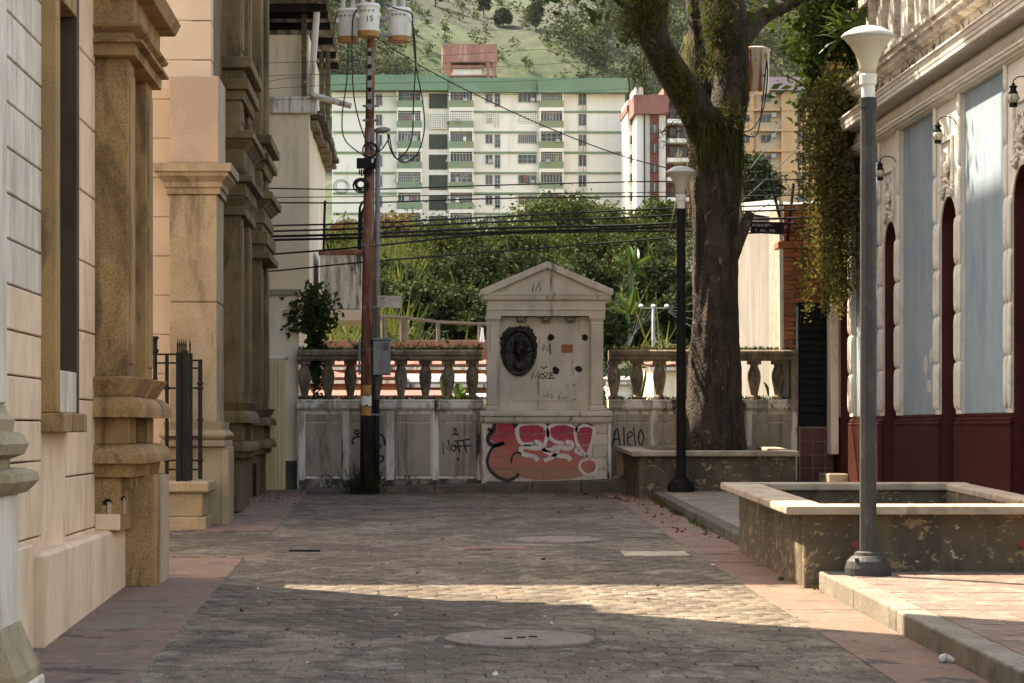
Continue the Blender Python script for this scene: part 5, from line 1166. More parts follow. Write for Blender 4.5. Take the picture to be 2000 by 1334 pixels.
C = np.array([P(u+random.gauss(0,7), v+random.gauss(0,6), 33.2) for u, v in ((1575,190),(1583,140),(1592,135),(1570,205)) for _ in range(40)]); V, Fq = leaf_arrays(C, .09, .7, .1); np_mesh('foliage', V, Fq, m_banana, rp)

cl = thing('climbing_plant', 'leafy climber growing up between the cream wall and the balusters', 'climber', P(612, 780, 34.3))
def cl_pt():
    v = random.triangular(548, 790, 610)
    if v < 650: u = random.gauss(614, 20 if v > 570 else 12)
    else: u = random.gauss(615, 8)
    return P(u, v, 34.30+random.gauss(0,.08))
C = np.array([cl_pt() for _ in range(1500)]); V, Fq = leaf_arrays(C, .085, .6, .5); np_mesh('foliage', V, Fq, m_leafd, cl)
MB().tube(catmull([P(612,795,34.45), P(616,700,34.45), P(608,620,34.42), P(618,560,34.4)], 5), .015, 6).build('stem', m_leafbrown, cl)
C = np.array([P(random.gauss(570,9), random.gauss(625,16), 34.3) for _ in range(45)]); V, Fq = leaf_arrays(C, .085, .6, .3); np_mesh('foliage', V, Fq, m_leafd, cl)
# moss and small succulents along the top of the rail and in the balustrade
def topstuff(label, segs, v, Y, n, L_, mat, name):
    B = []
    for _ in range(n):
        a, b = random.choice(segs); B.append(P(random.uniform(a, b), v+random.gauss(0,.8), Y+random.uniform(.02,.26)))
    B = np.array(B); d = unit(rng.normal(size=B.shape)*np.array([.7,.5,.3])+np.array([0,0,.8])); V, Fq = blade_arrays(B, B+d*L_*(.4+.9*rng.random((n,1))), .008, .05)
    o = np_mesh(name, V, Fq, mat, None, 'stuff', (1.5, Y, pz(v, Y))); o['label'] = label
segs = [(583,942),(1193,1555)]
topstuff('dark moss matted along the top of the balustrade rail', segs, 683.5, YW, 1500, .05, m_leafdeep, 'moss')
topstuff('small green succulents growing on the balustrade rail', [(765,942),(1193,1340),(690,720)], 681, YW, 260, .09, m_epi, 'succulents')
topstuff('dark weeds between the balusters', segs, 780, YW, 700, .06, m_leafdeep, 'weeds')
topstuff('pale dried stubs along the rail', segs, 682, YW, 160, .07, m_moss, 'dry_stubs')
# grass tuft at the foot of the pole
gt = thing('grass_tuft', 'tuft of long grass at the foot of the utility pole', 'grass tuft', (px(712,33.0), 33.0, zg(33)))
B = np.array([(px(random.gauss(712,13),33.0), random.uniform(32.85,33.15), zg(33)) for _ in range(240)]); d = unit(rng.normal(size=B.shape)*np.array([.45,.35,.2])+np.array([0,0,1.0])); V, Fq = blade_arrays(B, B+d*.42*(.35+.8*rng.random((240,1))), .006, .0); np_mesh('blades', V, Fq, m_leafdeep, gt)
# litter of dry leaves
m_dry = M('dry_leaf', (.13,.055,.03), (.085,.05,.028), 9, [((.25,.06,.03),(3,3,3),.6,.7,.7)], 0, 100, 0, rough=.8)
B = []
for _ in range(260):
    k = random.random()
    if k < .3: p = (random.gauss(2.75,.14), random.uniform(24,33.2))
    elif k < .5: p = (random.uniform(-1.4,2.8), random.gauss(33.0,.25))
    elif k < .62: p = (random.gauss(-1.75,.2), random.uniform(30.5,34))
    elif k < .8: p = (random.gauss(2.55,.2), random.gauss(31.7,.6))
    else: p = (random.uniform(-1.4,2.6), random.uniform(14,33))
    B.append((p[0], p[1], zg(p[1])+.018))
V, Fq = leaf_arrays(np.array(B), .045, .6, 0); V[:, 2] = np.maximum(V[:, 2], zg(V[:, 1])+.012); o = np_mesh('leaf_litter', V, Fq, m_dry, None, 'stuff', (1, 30, .7)); o['label'] = 'dry leaves scattered along the kerb and street end'
B = np.array([(random.uniform(-1.3,2.5), random.uniform(13.2,22), 0) for _ in range(46)]); B[:, 2] = zg(B[:, 1])+.012; V, Fq = leaf_arrays(B, .03, .7, 0); V[:, 2] = np.maximum(V[:, 2], zg(V[:, 1])+.010); o = np_mesh('litter_scraps', V, Fq, m_paper, None, 'stuff', (1, 17, .4)); o['label'] = 'pale scraps of litter scattered on the street'
for k, (u, v, s) in enumerate(((1850,1298,.05),(1880,1285,.04))):
    y = 8000/(v-722); q = MB().tube(catmull([(px(u-14,y),y,zg(y)+.02),(px(u,y),y+.03,zg(y)+.035),(px(u+14,y),y-.01,zg(y)+.018)],4), [.012,.02,.026,.024,.026,.02,.018,.014,.008], 6); top_mesh(q, 'crumpled_paper', m_paper, ['crumpled white paper lying in the gutter by the near kerb','smaller crumpled paper scrap close against the near kerb'][k], 'litter', smooth=True)
q = MB(); y = 19.4; q.box(px(1520,y), px(1532,y), y, y+.05, zg(y), zg(y)+.035); top_mesh(q, 'stone', m_kerbdark, 'small dark stone at the foot of the near planter wall', 'stone', bevel=.012)
B = np.array([(random.uniform(2.9,2.96), random.choice([random.gauss(26,.5), random.gauss(28.4,.3), random.gauss(19.1,.25), random.gauss(30.2,.5)]), 0) for _ in range(420)]); B[:, 2] = zg(B[:, 1])+.0; d = unit(rng.normal(size=B.shape)*.6+np.array([-.3,0,.7])); V, Fq = blade_arrays(B, B+d*.07*(.4+.8*rng.random((420,1))), .006, .05); o = np_mesh('kerb_weeds', V, Fq, m_epi, None, 'stuff', (2.9, 26, .6)); o['label'] = 'small weeds growing along the far kerb'
# ================================================================ HOUSES IN THE DIP BEHIND THE WALL
m_zinc = M('zinc_sheet', (.27,.255,.235), (.20,.19,.175), .8, [((.2,.14,.1),(2,2,2),.58,.72,.5)], .08, 120, .2, 30, .004, rough=.55)
m_redtile = M('red_roof_tile', (.17,.062,.036), (.13,.05,.03), 1.5, [((.16,.09,.06),(2,2,2),.55,.7,.5)], .15, 90, .3, 30, .01)
m_ctile = M('grey_wavy_roof', (.30,.27,.23), (.22,.2,.17), 1.5, [((.1,.09,.07),(2,2,2),.55,.7,.5)], .1, 90, .3, 30, .01)
m_hollow = M('hollow_brick', (.30,.115,.065), (.24,.095,.055), 2.0, [((.2,.1,.07),(2,2,2),.56,.7,.5)], .2, 60, .4, 25, .01)
def house(label, u0, u1, Y, d, v_eave, v_ridge, wall, roof, zb=-1.5, waves=True):
    x0, x1 = px(u0,Y), px(u1,Y); ze, zr = pz(v_eave,Y), pz(v_ridge,Y+d)
    t = thing('house', label, 'house', ((x0+x1)/2, Y, zb), 'low houses behind the parapet wall')
    MB().box(x0+.1, x1-.1, Y+.15, Y+d, zb, ze-.02).build('wall', wall, t)
    q = MB(); n = 26 if waves else 1; k = max(2, int((x1-x0)/.09)) if waves else 2
    a = [(x0+(x1-x0)*i/k, Y, ze+(.02*math.sin(i*1.6) if waves else 0)) for i in range(k+1)]; b = [(p[0], Y+d, p[2]-ze+zr) for p in a]
    q.rings([a, b], cap=False, closed=False); q.rings([[(p[0],p[1],p[2]-.05) for p in a],[(p[0],p[1],p[2]-.05) for p in b]], cap=False, closed=False)
    q.add([a[0],a[-1],(a[-1][0],a[-1][1],a[-1][2]-.05),(a[0][0],a[0][1],a[0][2]-.05)], [(0,1,2,3)])
    r = q.build('roof', roof, t, recalc=False)
    MB().box(x0, x1, Y-.03, Y+.05, ze-.12, ze-.055).build('fascia', m_dirtywhite, r)
    return t
house('low shed with pale zinc roof just behind the left balusters', 560, 905, 44, 4, 772, 762, m_hollow, m_redtile, waves=False)
house('brick house with white roof edge behind the left balusters', 560, 790, 49, 4, 737, 727, m_hollow, m_redtile)
house('house with pale sheet roof between the middle balusters', 760, 960, 51, 5, 745, 730, m_hollow, m_ctile, waves=False)
house('brick house with wavy roof close under the wooden rail', 640, 960, 57, 5, 712, 704, m_hollow, m_redtile)
house('cream house with low roof behind the right balusters', 870, 990, 43, 3, 775, 768, m_cream, m_zinc, waves=False)
house('pinkish house wall behind the balusters near the tree', 1268, 1345, 52, 4, 712, 706, m_cream, m_redtile)
house('pale house wall behind the balusters right of the monument', 1185, 1262, 60, 5, 741, 734, m_dirtywhite, m_zinc, waves=False)
bw = MB(); Yq = 64
bwt = thing('brick_wall', 'long red brick terrace wall below the wooden rail', 'wall', (px(850,Yq), Yq, 2))
MB().box(px(640,Yq), px(990,Yq), Yq+.03, Yq+.4, .5, pz(664,Yq)).build('core', m_mortar, bwt)
hbm = MB().box(-.19, .19, 0, .06, 0, .185).mesh('brick')
for r_ in range(5):
    x = px(640,Yq)+.2*(r_ % 2)
    while x < px(990,Yq):
        o = link_mesh('brick', hbm, m_hollow, bwt, Vector((x, Yq+random.gauss(0,.004), pz(664,Yq)-.2*(r_+1)))-bwt.location); x += .40
rw = thing('wooden_fence', 'rickety wooden post and rail fence below the dark trees', 'fence', (px(840,62), 62, 3.6))
m_wood = M('grey_weathered_wood', (.13,.10,.075), (.10,.08,.058), 3, [((.2,.165,.13),(8,8,1),.6,.75,.5)], .15, 150, .4, 50, .005)
Yf2 = 61
for u, v0 in ((748,619),(751,620),(785,621),(791,622),(856,629),(937,632),(966,634)):
    MB().tube([P(u,668,Yf2), P(u-.5,v0,Yf2)], .05, 6).build('post', m_wood, rw)
MB().tube([P(728,617,Yf2), P(785,620,Yf2), P(856,629,Yf2), P(970,634,Yf2)], .045, 6).build('rail', m_wood, rw)
ch = MB().tube([P(942,640,Yf2-.3), P(938,668,Yf2-.3), P(944,668,Yf2-.3), P(942,645,Yf2-.3)], .03, 5); top_mesh(ch, 'metal_frame', m_porc, 'small white metal frame at the end of the wooden rail', 'frame')
tp = thing('utility_pole', 'thin pale T-shaped utility pole among the trees right of the monument', 'utility pole', P(1276, 790, 62))
MB().tube([P(1276,800,62), P(1276,598,62)], [.048,.036], 8).build('pole_shaft', m_galv, tp, smooth=True)
MB().box(px(1250,62), px(1305,62), 61.97, 62.03, pz(603.2,62), pz(600.8,62)).build('cross_arm', m_galv, tp, bevel=.01)
for u in (1252, 1276, 1302): MB().lathe([(.03,pz(600,62)),(.06,pz(598,62)),(.05,pz(596,62)),(.02,pz(594,62))], px(u,62), 62, 8).build('insulator', m_porc, tp)
for k in range(5):
    v = 640+18*k; cable('thin wire fanning out from the T-shaped pole, %s of five' % ['top','second','third','fourth','bottom'][k], [(1305,603+k*1.5,62),(1380,560+k*22,58),(1500,470+k*40,52)], .004, 'pole_wire', 'wires of the T-shaped pole')
for k in range(4): cable('thin wire from the T-shaped pole to the near rooftops, %s of four' % ['top','second','third','bottom'][k], [(1252+10*k,603,62),(1225-6*k,690,52),(1195-8*k,745,45)], .003, 'pole_wire', 'wires of the T-shaped pole')

# ================================================================ HILLSIDE TREES AND UNDERGROWTH
def tree(label, u, v_top, v_bot, w_px, Y, mat, dens=1.0, leaf=.26, name='tree', group='trees on the near hillside', cat='tree'):
    x = px(u, Y); zt, zb_ = pz(v_top,Y), pz(v_bot,Y); rx = w_px/2/F*Y; rz = (zt-zb_)/2; g_ = min(terrain(x, Y), zb_)
    t = thing(name, label, cat, (x, Y, g_), group)
    n_cl = int(26*dens); pts, ccs = clumps((x, Y, (zt+zb_)/2), (rx*.92, rx*.8, rz*.9), n_cl*2, 1, .01, .35)
    C = np.concatenate([c+rng.normal(size=(int(150), 3))*rx*.17*np.array([1,1,.7]) for c in ccs])
    V, Fq = leaf_arrays(C, leaf*.56, .6, .1); np_mesh('crown', V, Fq, mat, t)
    q = MB(); q.tube([(x,Y,g_-.3),(x+.1,Y,(g_+zb_)/2),(x,Y,(zt+zb_)/2)], [.22*rx/2,.17*rx/2,.06*rx/2], 7)
    for k in range(5):
        c = ccs[k]; q.tube([(x,Y,(g_+zb_)/2+.5),((x+c[0])/2,(Y+c[1])/2,(zb_+c[2])/2),tuple(c)], [.1*rx/2,.06*rx/2,.02], 5)
    q.build('trunk', m_bark, t); return t
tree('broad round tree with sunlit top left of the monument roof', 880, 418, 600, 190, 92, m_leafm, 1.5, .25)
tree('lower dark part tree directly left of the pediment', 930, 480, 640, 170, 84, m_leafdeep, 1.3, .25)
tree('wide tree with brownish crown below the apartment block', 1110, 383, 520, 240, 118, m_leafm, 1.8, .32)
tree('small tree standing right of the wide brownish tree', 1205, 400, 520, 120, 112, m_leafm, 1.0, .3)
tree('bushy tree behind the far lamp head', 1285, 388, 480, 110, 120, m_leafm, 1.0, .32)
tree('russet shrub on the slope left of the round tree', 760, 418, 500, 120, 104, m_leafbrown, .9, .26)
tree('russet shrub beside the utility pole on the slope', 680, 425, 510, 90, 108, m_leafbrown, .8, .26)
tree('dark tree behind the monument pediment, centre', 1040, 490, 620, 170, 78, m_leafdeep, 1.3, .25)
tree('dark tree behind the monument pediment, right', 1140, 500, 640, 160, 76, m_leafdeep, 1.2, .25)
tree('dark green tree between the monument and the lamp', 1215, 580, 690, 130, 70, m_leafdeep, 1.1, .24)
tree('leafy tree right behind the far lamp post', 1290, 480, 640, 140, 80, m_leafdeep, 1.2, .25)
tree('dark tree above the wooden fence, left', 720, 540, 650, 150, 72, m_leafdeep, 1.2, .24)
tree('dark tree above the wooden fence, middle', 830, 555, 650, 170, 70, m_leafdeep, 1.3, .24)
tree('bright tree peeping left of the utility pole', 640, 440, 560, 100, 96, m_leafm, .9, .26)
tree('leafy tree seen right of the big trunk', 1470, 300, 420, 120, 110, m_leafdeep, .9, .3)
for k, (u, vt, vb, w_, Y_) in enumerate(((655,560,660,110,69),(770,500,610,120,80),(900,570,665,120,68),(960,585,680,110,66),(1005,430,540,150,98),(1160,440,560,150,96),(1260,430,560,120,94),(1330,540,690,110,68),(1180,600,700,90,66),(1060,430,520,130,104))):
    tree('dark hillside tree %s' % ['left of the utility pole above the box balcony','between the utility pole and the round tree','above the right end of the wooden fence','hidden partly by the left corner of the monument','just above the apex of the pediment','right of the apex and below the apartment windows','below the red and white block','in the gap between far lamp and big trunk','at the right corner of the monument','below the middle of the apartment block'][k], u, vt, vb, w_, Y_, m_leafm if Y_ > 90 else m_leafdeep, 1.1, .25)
# undergrowth: shrubs and tall grass on the slope, one mass
C = []
for _ in range(380):
    Y = random.uniform(60, 150); u = random.uniform(560, 1560); x = px(u, Y); zt_ = terrain(x, Y); s = random.uniform(.35, .85) if Y < 95 else random.uniform(.5, 1.2)
    C.append(np.array([x, Y, zt_+s*.4])+rng.normal(size=(120, 3))*np.array([s*.9, s*.7, s*.5]))
C = np.concatenate(C); V, Fq = leaf_arrays(C, .17, .55, .1); o = np_mesh('undergrowth', V, Fq, m_leafdeep, None, 'stuff', (5, 90, 8)); o['label'] = 'dense undergrowth of shrubs on the near hillside'
n = 5500; Yr_ = rng.uniform(64, 112, n); ur = np.where(rng.random(n) < .86, rng.uniform(640, 800, n), rng.uniform(620, 1330, n)); xr_ = (ur-U0)/F*Yr_
B = np.stack([xr_, Yr_, np.array([terrain(a, b) for a, b in zip(xr_, Yr_)])], 1); d = unit(rng.normal(size=(n, 3))*np.array([.35,.35,.15])+np.array([0,0,1]))
V, Fq = blade_arrays(B, B+d*(.7+1.3*rng.random((n, 1))), .035, .0); o = np_mesh('tall_grass', V, Fq, m_grass, None, 'stuff', (0, 85, 6)); o['label'] = 'tall reedy grass on the slope above the fence'
# banana plants
def banana(label, leaves, Y, cat='banana plant'):
    b0 = leaves[0][0]; t = thing('banana_plant', label, cat, P(b0[0], b0[1]+40, Y), 'banana plants')
    for (b, tip, w) in leaves:
        p0, p1 = P(*b, Y), P(*tip, Y+random.gauss(0,.3)); d = p1-p0; s = Vector((d.z, 0, -d.x)).normalized()*w/F*Y/2; q = MB(); n = 8; rows = []
        for k in range(n+1):
            t_ = k/n; c = p0+d*t_+Vector((0,-.15*math.sin(t_*math.pi),.0)); ww = (math.sin(math.pi*min(1, t_*.92+.06))**.55)*(1 if k < n else .1); rag = 1+.12*random.gauss(0,1)
            rows.append([c-s*ww*rag+Vector((0,-.10*ww,0)), c+Vector((0,.06,0)), c+s*ww*rag+Vector((0,-.10*ww,0))])
        q.rings(rows, cap=False, closed=False); q.build('leaf', m_banana, t, recalc=False)
    MB().tube([P(b0[0], b0[1]+60, Y), P(b0[0], b0[1]-4, Y)], [.12,.06], 7).build('stem', m_banana, t)
banana('banana plant with two upright pale leaves behind the far lamp', [((1232,520),(1228,478),13),((1236,522),(1244,483),14),((1236,525),(1272,500),10),((1230,522),(1196,498),10),((1234,525),(1262,540),9)], 76)
banana('banana plant with split leaves above the right balusters', [((1225,610),(1206,570),12),((1228,612),(1240,560),12),((1232,615),(1250,590),9),((1224,615),(1192,598),8)], 66)
banana('broken banana leaves poking up behind the left balusters', [((902,790),(893,748),26),((906,790),(932,772),22),((872,790),(862,730),14)], 40)
banana('spiky green plant behind the balusters right of the monument', [((1240,800),(1252,706),7),((1244,800),(1262,720),6),((1238,800),(1228,715),6),((1500,800),(1512,728),9),((1505,800),(1492,745),8)], 37)

# ================================================================ APARTMENT BLOCK
YA = 350.0
m_apt = M('apartment_cream_paint', (.80,.715,.60), (.75,.67,.56), .08, [((.5,.43,.35),(.5,.5,.06),.58,.76,.35)], .03, 3, 0)
m_aptgreen = M('apartment_green_band', (.20,.255,.155), (.17,.225,.135), .1, [((.3,.32,.24),(.4,.4,.1),.6,.75,.4)], .03, 3, 0)
m_aptroof = M('apartment_green_roof', (.155,.235,.145), (.135,.205,.125), .1, [((.3,.32,.25),(.2,.2,.3),.62,.75,.4)], .05, 3, 0)
m_aptolive = M('apartment_olive_parapet', (.265,.25,.135), (.22,.235,.125), .12, [((.2,.255,.155),(.09,.09,.07),.5,.56,.8)], .03, 3, 0)
m_glass = M('dim_window_glass', (.028,.03,.028), (.06,.057,.05), .35, [((.17,.155,.13),(.6,.6,.3),.58,.68,.5)], 0, 3, 0, rough=.3, rand=.5)
m_screen = M('dark_green_screen', (.05,.06,.038), (.065,.075,.045), .3, [], .1, 4, 0)
m_grille = M('pale_window_grille', (.42,.395,.35), (.34,.32,.28), .5, [], 0, 3, 0, rough=.6)
m_tankred = M('dull_red_cloth', (.25,.10,.08), (.2,.09,.07), 1)
ap = thing('apartment_building', 'long cream apartment block with green roof band below the hill', 'building', P(940, 480, YA))
X = lambda u: px(u, YA); z = lambda v: pz(v, YA)
vtop, pitch = 176.0, 39.9
MB().box(X(648), X(1222), YA+1.0, YA+14, z(520), z(178)).build('wall', m_apt, ap)
MB().box(X(646), X(874), YA-.6, YA+14.5, z(177), z(147)).build('roof_band', m_aptroof, ap)
MB().box(X(875), X(1049), YA-.2, YA+14.5, z(180), z(152)).build('roof_band', m_aptroof, ap)
MB().box(X(1050), X(1236), YA-.9, YA+14.5, z(182), z(154)).build('roof_band', m_aptroof, ap)
def window(u0, u1, v0, v1, y, mull, parent, grille=0, tilt=0):
    w = MB().box(X(u0), X(u1), y-.02, y+.1, z(v1), z(v0)).build('window', m_glass, parent)
    q = MB(); t_ = .045 if not grille else .03; 
    q.box(X(u0)-.04, X(u1)+.04, y-.09, y-.03, z(v0)-.05, z(v0)+.04); q.box(X(u0)-.04, X(u1)+.04, y-.09, y-.03, z(v1)-.04, z(v1)+.05)
    for k in range(mull+1):
        x = X(u0)+(X(u1)-X(u0))*k/mull; q.box(x-t_, x+t_, y-.08, y-.025, z(v1)+.05, z(v0)-.05)
    if grille:
        for k in range(1, grille): 
            zz_ = z(v1)+(z(v0)-z(v1))*k/grille; q.box(X(u0), X(u1), y-.085, y-.03, zz_-.025, zz_+.025)
    q.build('window_frame', m_grille, w); return w
def lattice(u0, u1, v0, v1, y):
    w = MB().box(X(u0), X(u1), y+.05, y+.12, z(v1), z(v0)).build('lattice_screen', m_glass, ap); q = MB(); nx_ = max(3, int((u1-u0)/3.4)); nz = max(3, int((v1-v0)/3.4))
    for k in range(nx_+1): x = X(u0)+(X(u1)-X(u0))*k/nx_; q.box(x-.055, x+.055, y-.06, y+.04, z(v1), z(v0))
    for k in range(nz+1): zz_ = z(v1)+(z(v0)-z(v1))*k/nz; q.box(X(u0), X(u1), y-.055, y+.035, zz_-.055, zz_+.055)
    q.build('lattice_bars', m_apt, w)
yw = YA+1.0
for fl_ in range(8):
    v = vtop+pitch*fl_; vb_ = v+pitch
    # green strips under each floor on the plain wall
    for u0, u1 in ((650,775),(925,1049),(1102,1221)):
        if fl_ > 0: MB().box(X(u0), X(u1), yw-.18, yw+.1, z(v+3), z(v-1)).build('floor_band', m_aptgreen, ap)
    for k, (u0, u1) in enumerate(((775,824),(877,925),(1054,1101))):     # projecting balcony bays
        bay = MB().box(X(u0), X(u1), YA, yw+.1, z(v+33.5), z(v+20)).build('balcony_parapet', m_aptolive if k != 0 else m_aptgreen, ap)
        MB().box(X(u0)-.03, X(u1)+.03, YA-.05, yw+.1, z(v+40.5), z(v+33.6)).build('balcony_slab', m_apt, bay)
        MB().box(X(u0), X(u0)+.18, YA+.02, yw, z(v+20), z(v+.5)).build('bay_cheek', m_apt, bay); MB().box(X(u1)-.18, X(u1), YA+.02, yw, z(v+20), z(v+.5)).build('bay_cheek', m_apt, bay)
        if k == 1 and fl_ == 1: lattice(u0+1, u1-1, v+3, v+20, YA+.15)
        else: window(u0+2.5, u1-2.5, v+3.5, v+20, YA+.3+(.35 if (fl_+k) % 3 == 0 else 0), [4, 12, 7][(fl_+k*2) % 3], ap, grille=[2, 0, 3][(fl_*2+k) % 3])
        if (fl_+k) % 2 == 0 and fl_ < 7:        # side awning
            q = MB(); a = X(u0); q.add([(a-.02,YA-.05,z(v+3)),(a-.02,YA+.3,z(v+3)),(a-.5,YA-.45,z(v+21)),(a-.5,YA+.1,z(v+21)),(a+.02,YA-.05,z(v+21))], [(0,1,3,2),(0,2,4)]); q.build('awning', m_grille, ap, recalc=False)
    if fl_ == 1: lattice(839, 873, v+5, v+34, yw-.3)
    else:
        s = MB().box(X(838), X(874), yw-.12, yw+.1, z(v+34), z(v+5)).build('green_screen', m_screen, ap)
        q = MB()
        for k in range(1, 9): x = X(838)+(X(874)-X(838))*k/9; q.box(x-.02, x+.02, yw-.16, yw-.13, z(v+34), z(v+5))
        q.build('screen_bars', m_screen, s)
    if fl_ == 1: lattice(950, 962, v+4, v+22, yw-.1); lattice(967, 976, v+4, v+30, yw-.1); lattice(1013, 1048, v+5, v+22, yw-.1)
    else:
        window(949, 962, v+5, v+23, yw-.05, 2, ap); window(967, 977, v+5, v+31, yw-.05, 2, ap, grille=3)
        window(1013, 1048, v+5, v+22, yw-.05, [4, 3, 9][fl_ % 3], ap, grille=2 if fl_ % 2 else 0)
    for u_ in random.sample([790, 805, 890, 905, 1022, 1036, 1066, 1085, 953], 4):      # curtains, laundry and air conditioners
        if random.random() < .55: MB().box(X(u_), X(u_+random.uniform(5,9)), YA+.2, YA+.27, z(v+19), z(v+5+random.random()*6)).build('curtain', random.choice([m_grille, m_apt, m_aptolive, m_tankred]), ap)
        else: MB().box(X(u_), X(u_+8), YA-.35, YA+.2, z(v+22), z(v+16)).build('air_conditioner', m_grille, ap)
    window(1131, 1146, v+5, v+28, yw-.05, 2, ap); window(734, 746, v+6, v+28, yw-.05, 2, ap)
    MB().box(X(1131), X(1147), yw-.1, yw+.1, z(v+38), z(v+28.6)).build('window_apron', m_dirtywhite, ap)
tk = thing('water_tank', 'faded red rooftop water tank tower on the apartment block', 'water tank', P(918, 150, YA+5))
YK = YA+5; m_tank = M('faded_red_paint', (.33,.14,.105), (.27,.115,.09), .4, [((.45,.3,.25),(.8,.8,.25),.55,.7,.6), ((.1,.05,.04),(.5,.5,.2),.66,.78,.6)], .05, 4, 0)
MB().pbox(864, 971, 86, 121, YK, 6).build('tank', m_tank, tk)
for u in (864, 872, 950, 962): MB().pbox(u, u+7, 121, 152, YK+.2, .6).build('leg', m_tank, tk)
MB().pbox(885, 942, 134, 152, YK+1, 4).build('service_room', m_apt, tk); MB().pbox(880, 945, 127, 134, YK+.6, 4.6).build('service_roof', m_tank, tk)
MB().pbox(864, 971, 146, 149, YK+.1, 6).build('lower_beam', m_tank, tk)

# ---- red and white block
YD = 330.0; m_bigwhite = M('bright_white_wall', (.70,.66,.59), (.66,.62,.55), .1); m_bigred = M('maroon_wall', (.15,.045,.032), (.12,.038,.027), .2); m_pinkroof = M('pinkish_red_roof', (.27,.11,.085), (.23,.095,.075), .2)
rd = thing('apartment_building', 'white and maroon apartment block left of the big trunk', 'building', P(1290, 450, YD))
def rdb(u0, u1, v0, v1, y, d, name, m, par=None): return MB().pbox(u0, u1, v0, v1, y, d).build(name, m, par or rd)
rdb(1226, 1246, 195, 480, YD+6, 10, 'rear_wing', m_apt); rdb(1224, 1248, 205, 218, YD+5.8, 11, 'rear_roof', m_pinkroof)
for k in range(6):
    v = 228+37*k; X_ = lambda u: px(u, YD+6)
    w = rdb(1231, 1242, v, v+17, YD+5.9, .3, 'window', m_glass); rdb(1230, 1243, v+17, v+19, YD+5.7, .3, 'sill', m_apt, w)
rdb(1243, 1270, 215, 480, YD, 16, 'white_wing', m_bigwhite); rdb(1270, 1287, 205, 480, YD-.5, 14, 'maroon_column', m_bigred); rdb(1287, 1300, 205, 480, YD, 14, 'white_strip', m_bigwhite); rdb(1300, 1352, 195, 480, YD+1.5, 14, 'maroon_wall', m_bigred)
rdb(1238, 1306, 185, 222, YD-1.2, 17, 'roof', m_pinkroof); rdb(1296, 1350, 170, 198, YD-.6, 16, 'roof', m_pinkroof); rdb(1240, 1256, 170, 186, YD+3, 8, 'rooftop_block', m_bigwhite)
for k in range(6):
    v = 232+38*k; rdb(1304, 1346, v, v+8, YD-.8, 3, 'balcony_slab', m_bigwhite); w = rdb(1308, 1342, v-20, v-2, YD+1.2, .4, 'window', m_glass); rdb(1324, 1326, v-20, v-2, YD+1.0, .2, 'mullion', m_grille, w)
    w = rdb(1271, 1286, v+12, v+28, YD-.7, .4, 'window', m_glass); rdb(1278, 1279.5, v+12, v+28, YD-.9, .2, 'mullion', m_grille, w)
rdb(1258, 1260, 222, 480, YD-.3, .3, 'drainpipe', m_black)

# ---- orange block
YO = 290.0; m_orange = M('orange_wall', (.56,.32,.155), (.52,.295,.145), .1, [((.4,.23,.12),(.4,.4,.1),.6,.75,.4)]); m_orange2 = M('pale_orange_bay', (.52,.36,.23), (.47,.32,.2), .15); m_lilac = M('lilac_roof_band', (.40,.26,.27), (.35,.235,.24), .2)
og = thing('apartment_building', 'orange apartment block with lilac roof right of the big trunk', 'building', P(1520, 450, YO))
def ogb(u0, u1, v0, v1, y, d, name, m, par=None): return MB().pbox(u0, u1, v0, v1, y, d).build(name, m, par or og)
ogb(1440, 1720, 172, 480, YO+.8, 14, 'wall', m_orange); ogb(1498, 1730, 150, 176, YO-.8, 17, 'roof_band', m_lilac); ogb(1440, 1512, 158, 176, YO+.2, 13, 'roof_band', m_lilac)
for u0, u1 in ((1440,1472),(1526,1558),(1562,1600)): ogb(u0, u1, 177, 480, YO, 1.2, 'pier', m_orange)
ogb(1476, 1524, 177, 480, YO+.75, .3, 'recessed_bay', m_orange2)
for k in range(8):
    v = 182+40*k
    ogb(1440, 1600, v+30, v+34, YO-.12, 1.0, 'floor_band', m_orange)
    w = ogb(1487, 1505, v+2, v+16, YO+.6, .3, 'window', m_glass); ogb(1495.5, 1496.5, v+2, v+16, YO+.5, .12, 'mullion', m_grille, w)
    ac = ogb(1507, 1516, v-2, v+6, YO+.2, .7, 'air_conditioner', m_grille)
    w = ogb(1557, 1574, v-4, v+16, YO-.05, .3, 'window', m_glass); ogb(1565, 1566, v-4, v+16, YO-.15, .12, 'mullion', m_grille, w)
    w = ogb(1448, 1464, v+2, v+16, YO-.05, .3, 'window', m_glass); ogb(1455.5, 1456.5, v+2, v+16, YO-.15, .12, 'mullion', m_grille, w)
rt = thing('water_tank', 'rusty red and white drum on the pole behind the big trunk', 'drum', P(1475, 185, 35.5))
c = P(1473, 150, 35.6); MB().lathe([(.20,pz(182,35.6)),(.21,pz(178,35.6)),(.21,pz(102,35.6)),(.225,pz(100,35.6)),(.225,pz(96,35.6)),(.15,pz(93,35.6))], c.x, 35.6, 20).build('drum', M('rust_streaked_white', (.60,.53,.45), (.5,.4,.32), 4, [((.28,.07,.03),(9,9,.6),.54,.62,.9)], .05, 200, .2, 40, .003), rt)
MB().tube([P(1432,520,36.0), P(1432,100,36.0)], .07, 8).build('pole_shaft', m_galv, rt)
for k, pts in enumerate(([(1496,100,35.3),(1499,150,35.3),(1490,215,35.3),(1468,252,35.3),(1440,258,35.3)], [(1498,105,35.3),(1490,190,35.3),(1478,262,35.3),(1450,262,35.3)])):
    cable(['black cable dropping from the rusty drum, outer','black cable dropping from the rusty drum, inner'][k], pts, .010, 'drum_cable', 'cables of the rusty drum')

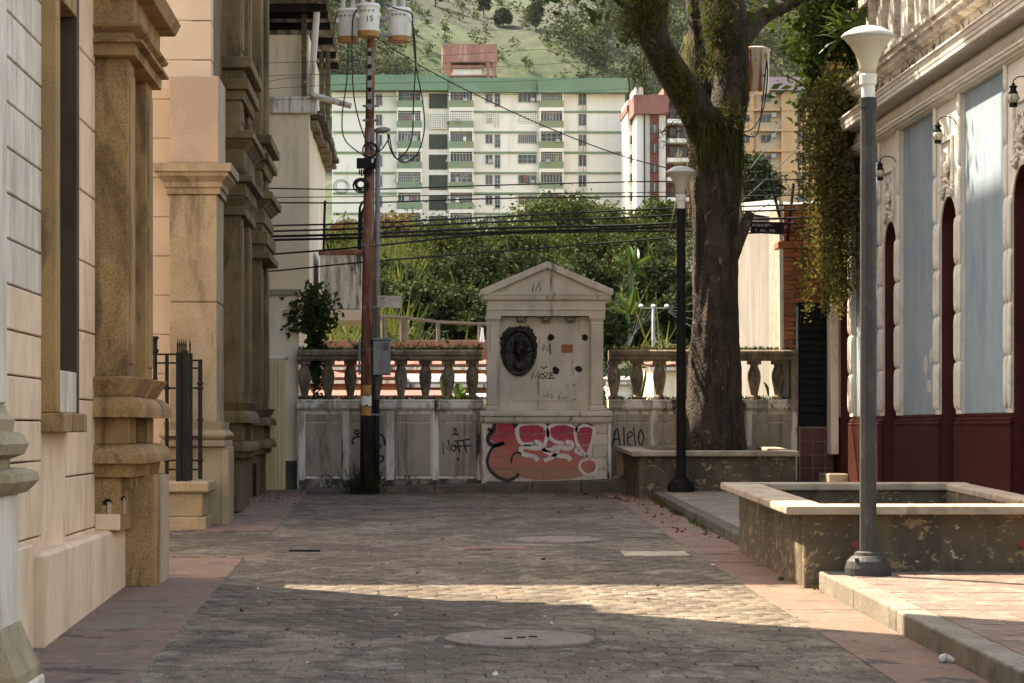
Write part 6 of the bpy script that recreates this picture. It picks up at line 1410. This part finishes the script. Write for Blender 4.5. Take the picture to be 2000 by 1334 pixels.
# ================================================================ FAR HILL
def far_trees(n, region, size, mat, label, leaf=1.2, per=46):
    C = []
    for _ in range(n):
        while True:
            u, Y = random.uniform(440, 1800), random.uniform(430, 690); x = px(u, Y); z_ = terrain(x, Y); v = V0-(z_-CZ)/Y*F
            if region(u, v) : break
        s = size*random.uniform(.6, 1.4); C.append(np.array([x, Y, z_+s*.8])+rng.normal(size=(per, 3))*np.array([s*.42, s*.42, s*.40]))
    C = np.concatenate(C); V, Fq = leaf_arrays(C, leaf, .7, .1); o = np_mesh('hillside_woods', V, Fq, mat, None, 'stuff', (30, 550, 60)); o['label'] = label
def wood_zone(u, v):
    if v > 330 or v < -130: return False
    if u > 1140+60*math.sin(v*.05): return True
    if u < 820 and v > 95 and random.random() < .8: return True
    if u < 760 and v < 60: return True
    return random.random() < .035
far_trees(760, wood_zone, 4.2, m_leafdeep, 'dark woods covering the far hill', .62, 230)
far_trees(260, wood_zone, 4.0, m_leafm, 'lighter tree crowns among the hill woods', .62, 230)
far_trees(260, lambda u, v: v < 200 and u < 1200, 1.4, m_leafm, 'low scrub on the grassy hill', .5, 60)
def hill_tree(label, u, v, h_px, w_px, mat):
    best = None
    for Y in np.arange(440, 690, 1.0):
        x = px(u, Y); 
        if V0-(terrain(x, Y)-CZ)/Y*F <= v: best = Y; break
    Y = float(best or 560); tree(label, u, v-h_px, v-h_px*.12, w_px, Y, mat, .8, .95, group='single trees on the far hill')
hill_tree('dark round bush standing alone on the grassy hill', 982, 52, 34, 38, m_leafdeep)
hill_tree('tall dark tree above the lone hill bush', 944, 34, 60, 30, m_leafdeep)
hill_tree('thin pale tree on the hill ridge, right of the lone bush', 1046, 60, 70, 34, m_leafm)
hill_tree('dark tree at the top of the hill above the transformers', 850, 12, 60, 40, m_leafdeep)

# ================================================================ HAZE
hz = MB().box(-700, 700, -30, 1100, -8, 300).build('haze', None); hz['kind'] = 'stuff'; hz['label'] = 'thin daylight haze over the valley'
hm_ = bpy.data.materials.new('haze_air'); hm_.use_nodes = True; nt = hm_.node_tree; nt.nodes.remove(nt.nodes['Principled BSDF'])
pvn = nt.nodes.new('ShaderNodeVolumePrincipled'); pvn.inputs['Color'].default_value = (.93,.94,.95,1); pvn.inputs['Density'].default_value = .00002; pvn.inputs['Anisotropy'].default_value = .2
nt.links.new(pvn.outputs[0], nt.nodes['Material Output'].inputs['Volume']); hz.data.materials.append(hm_)
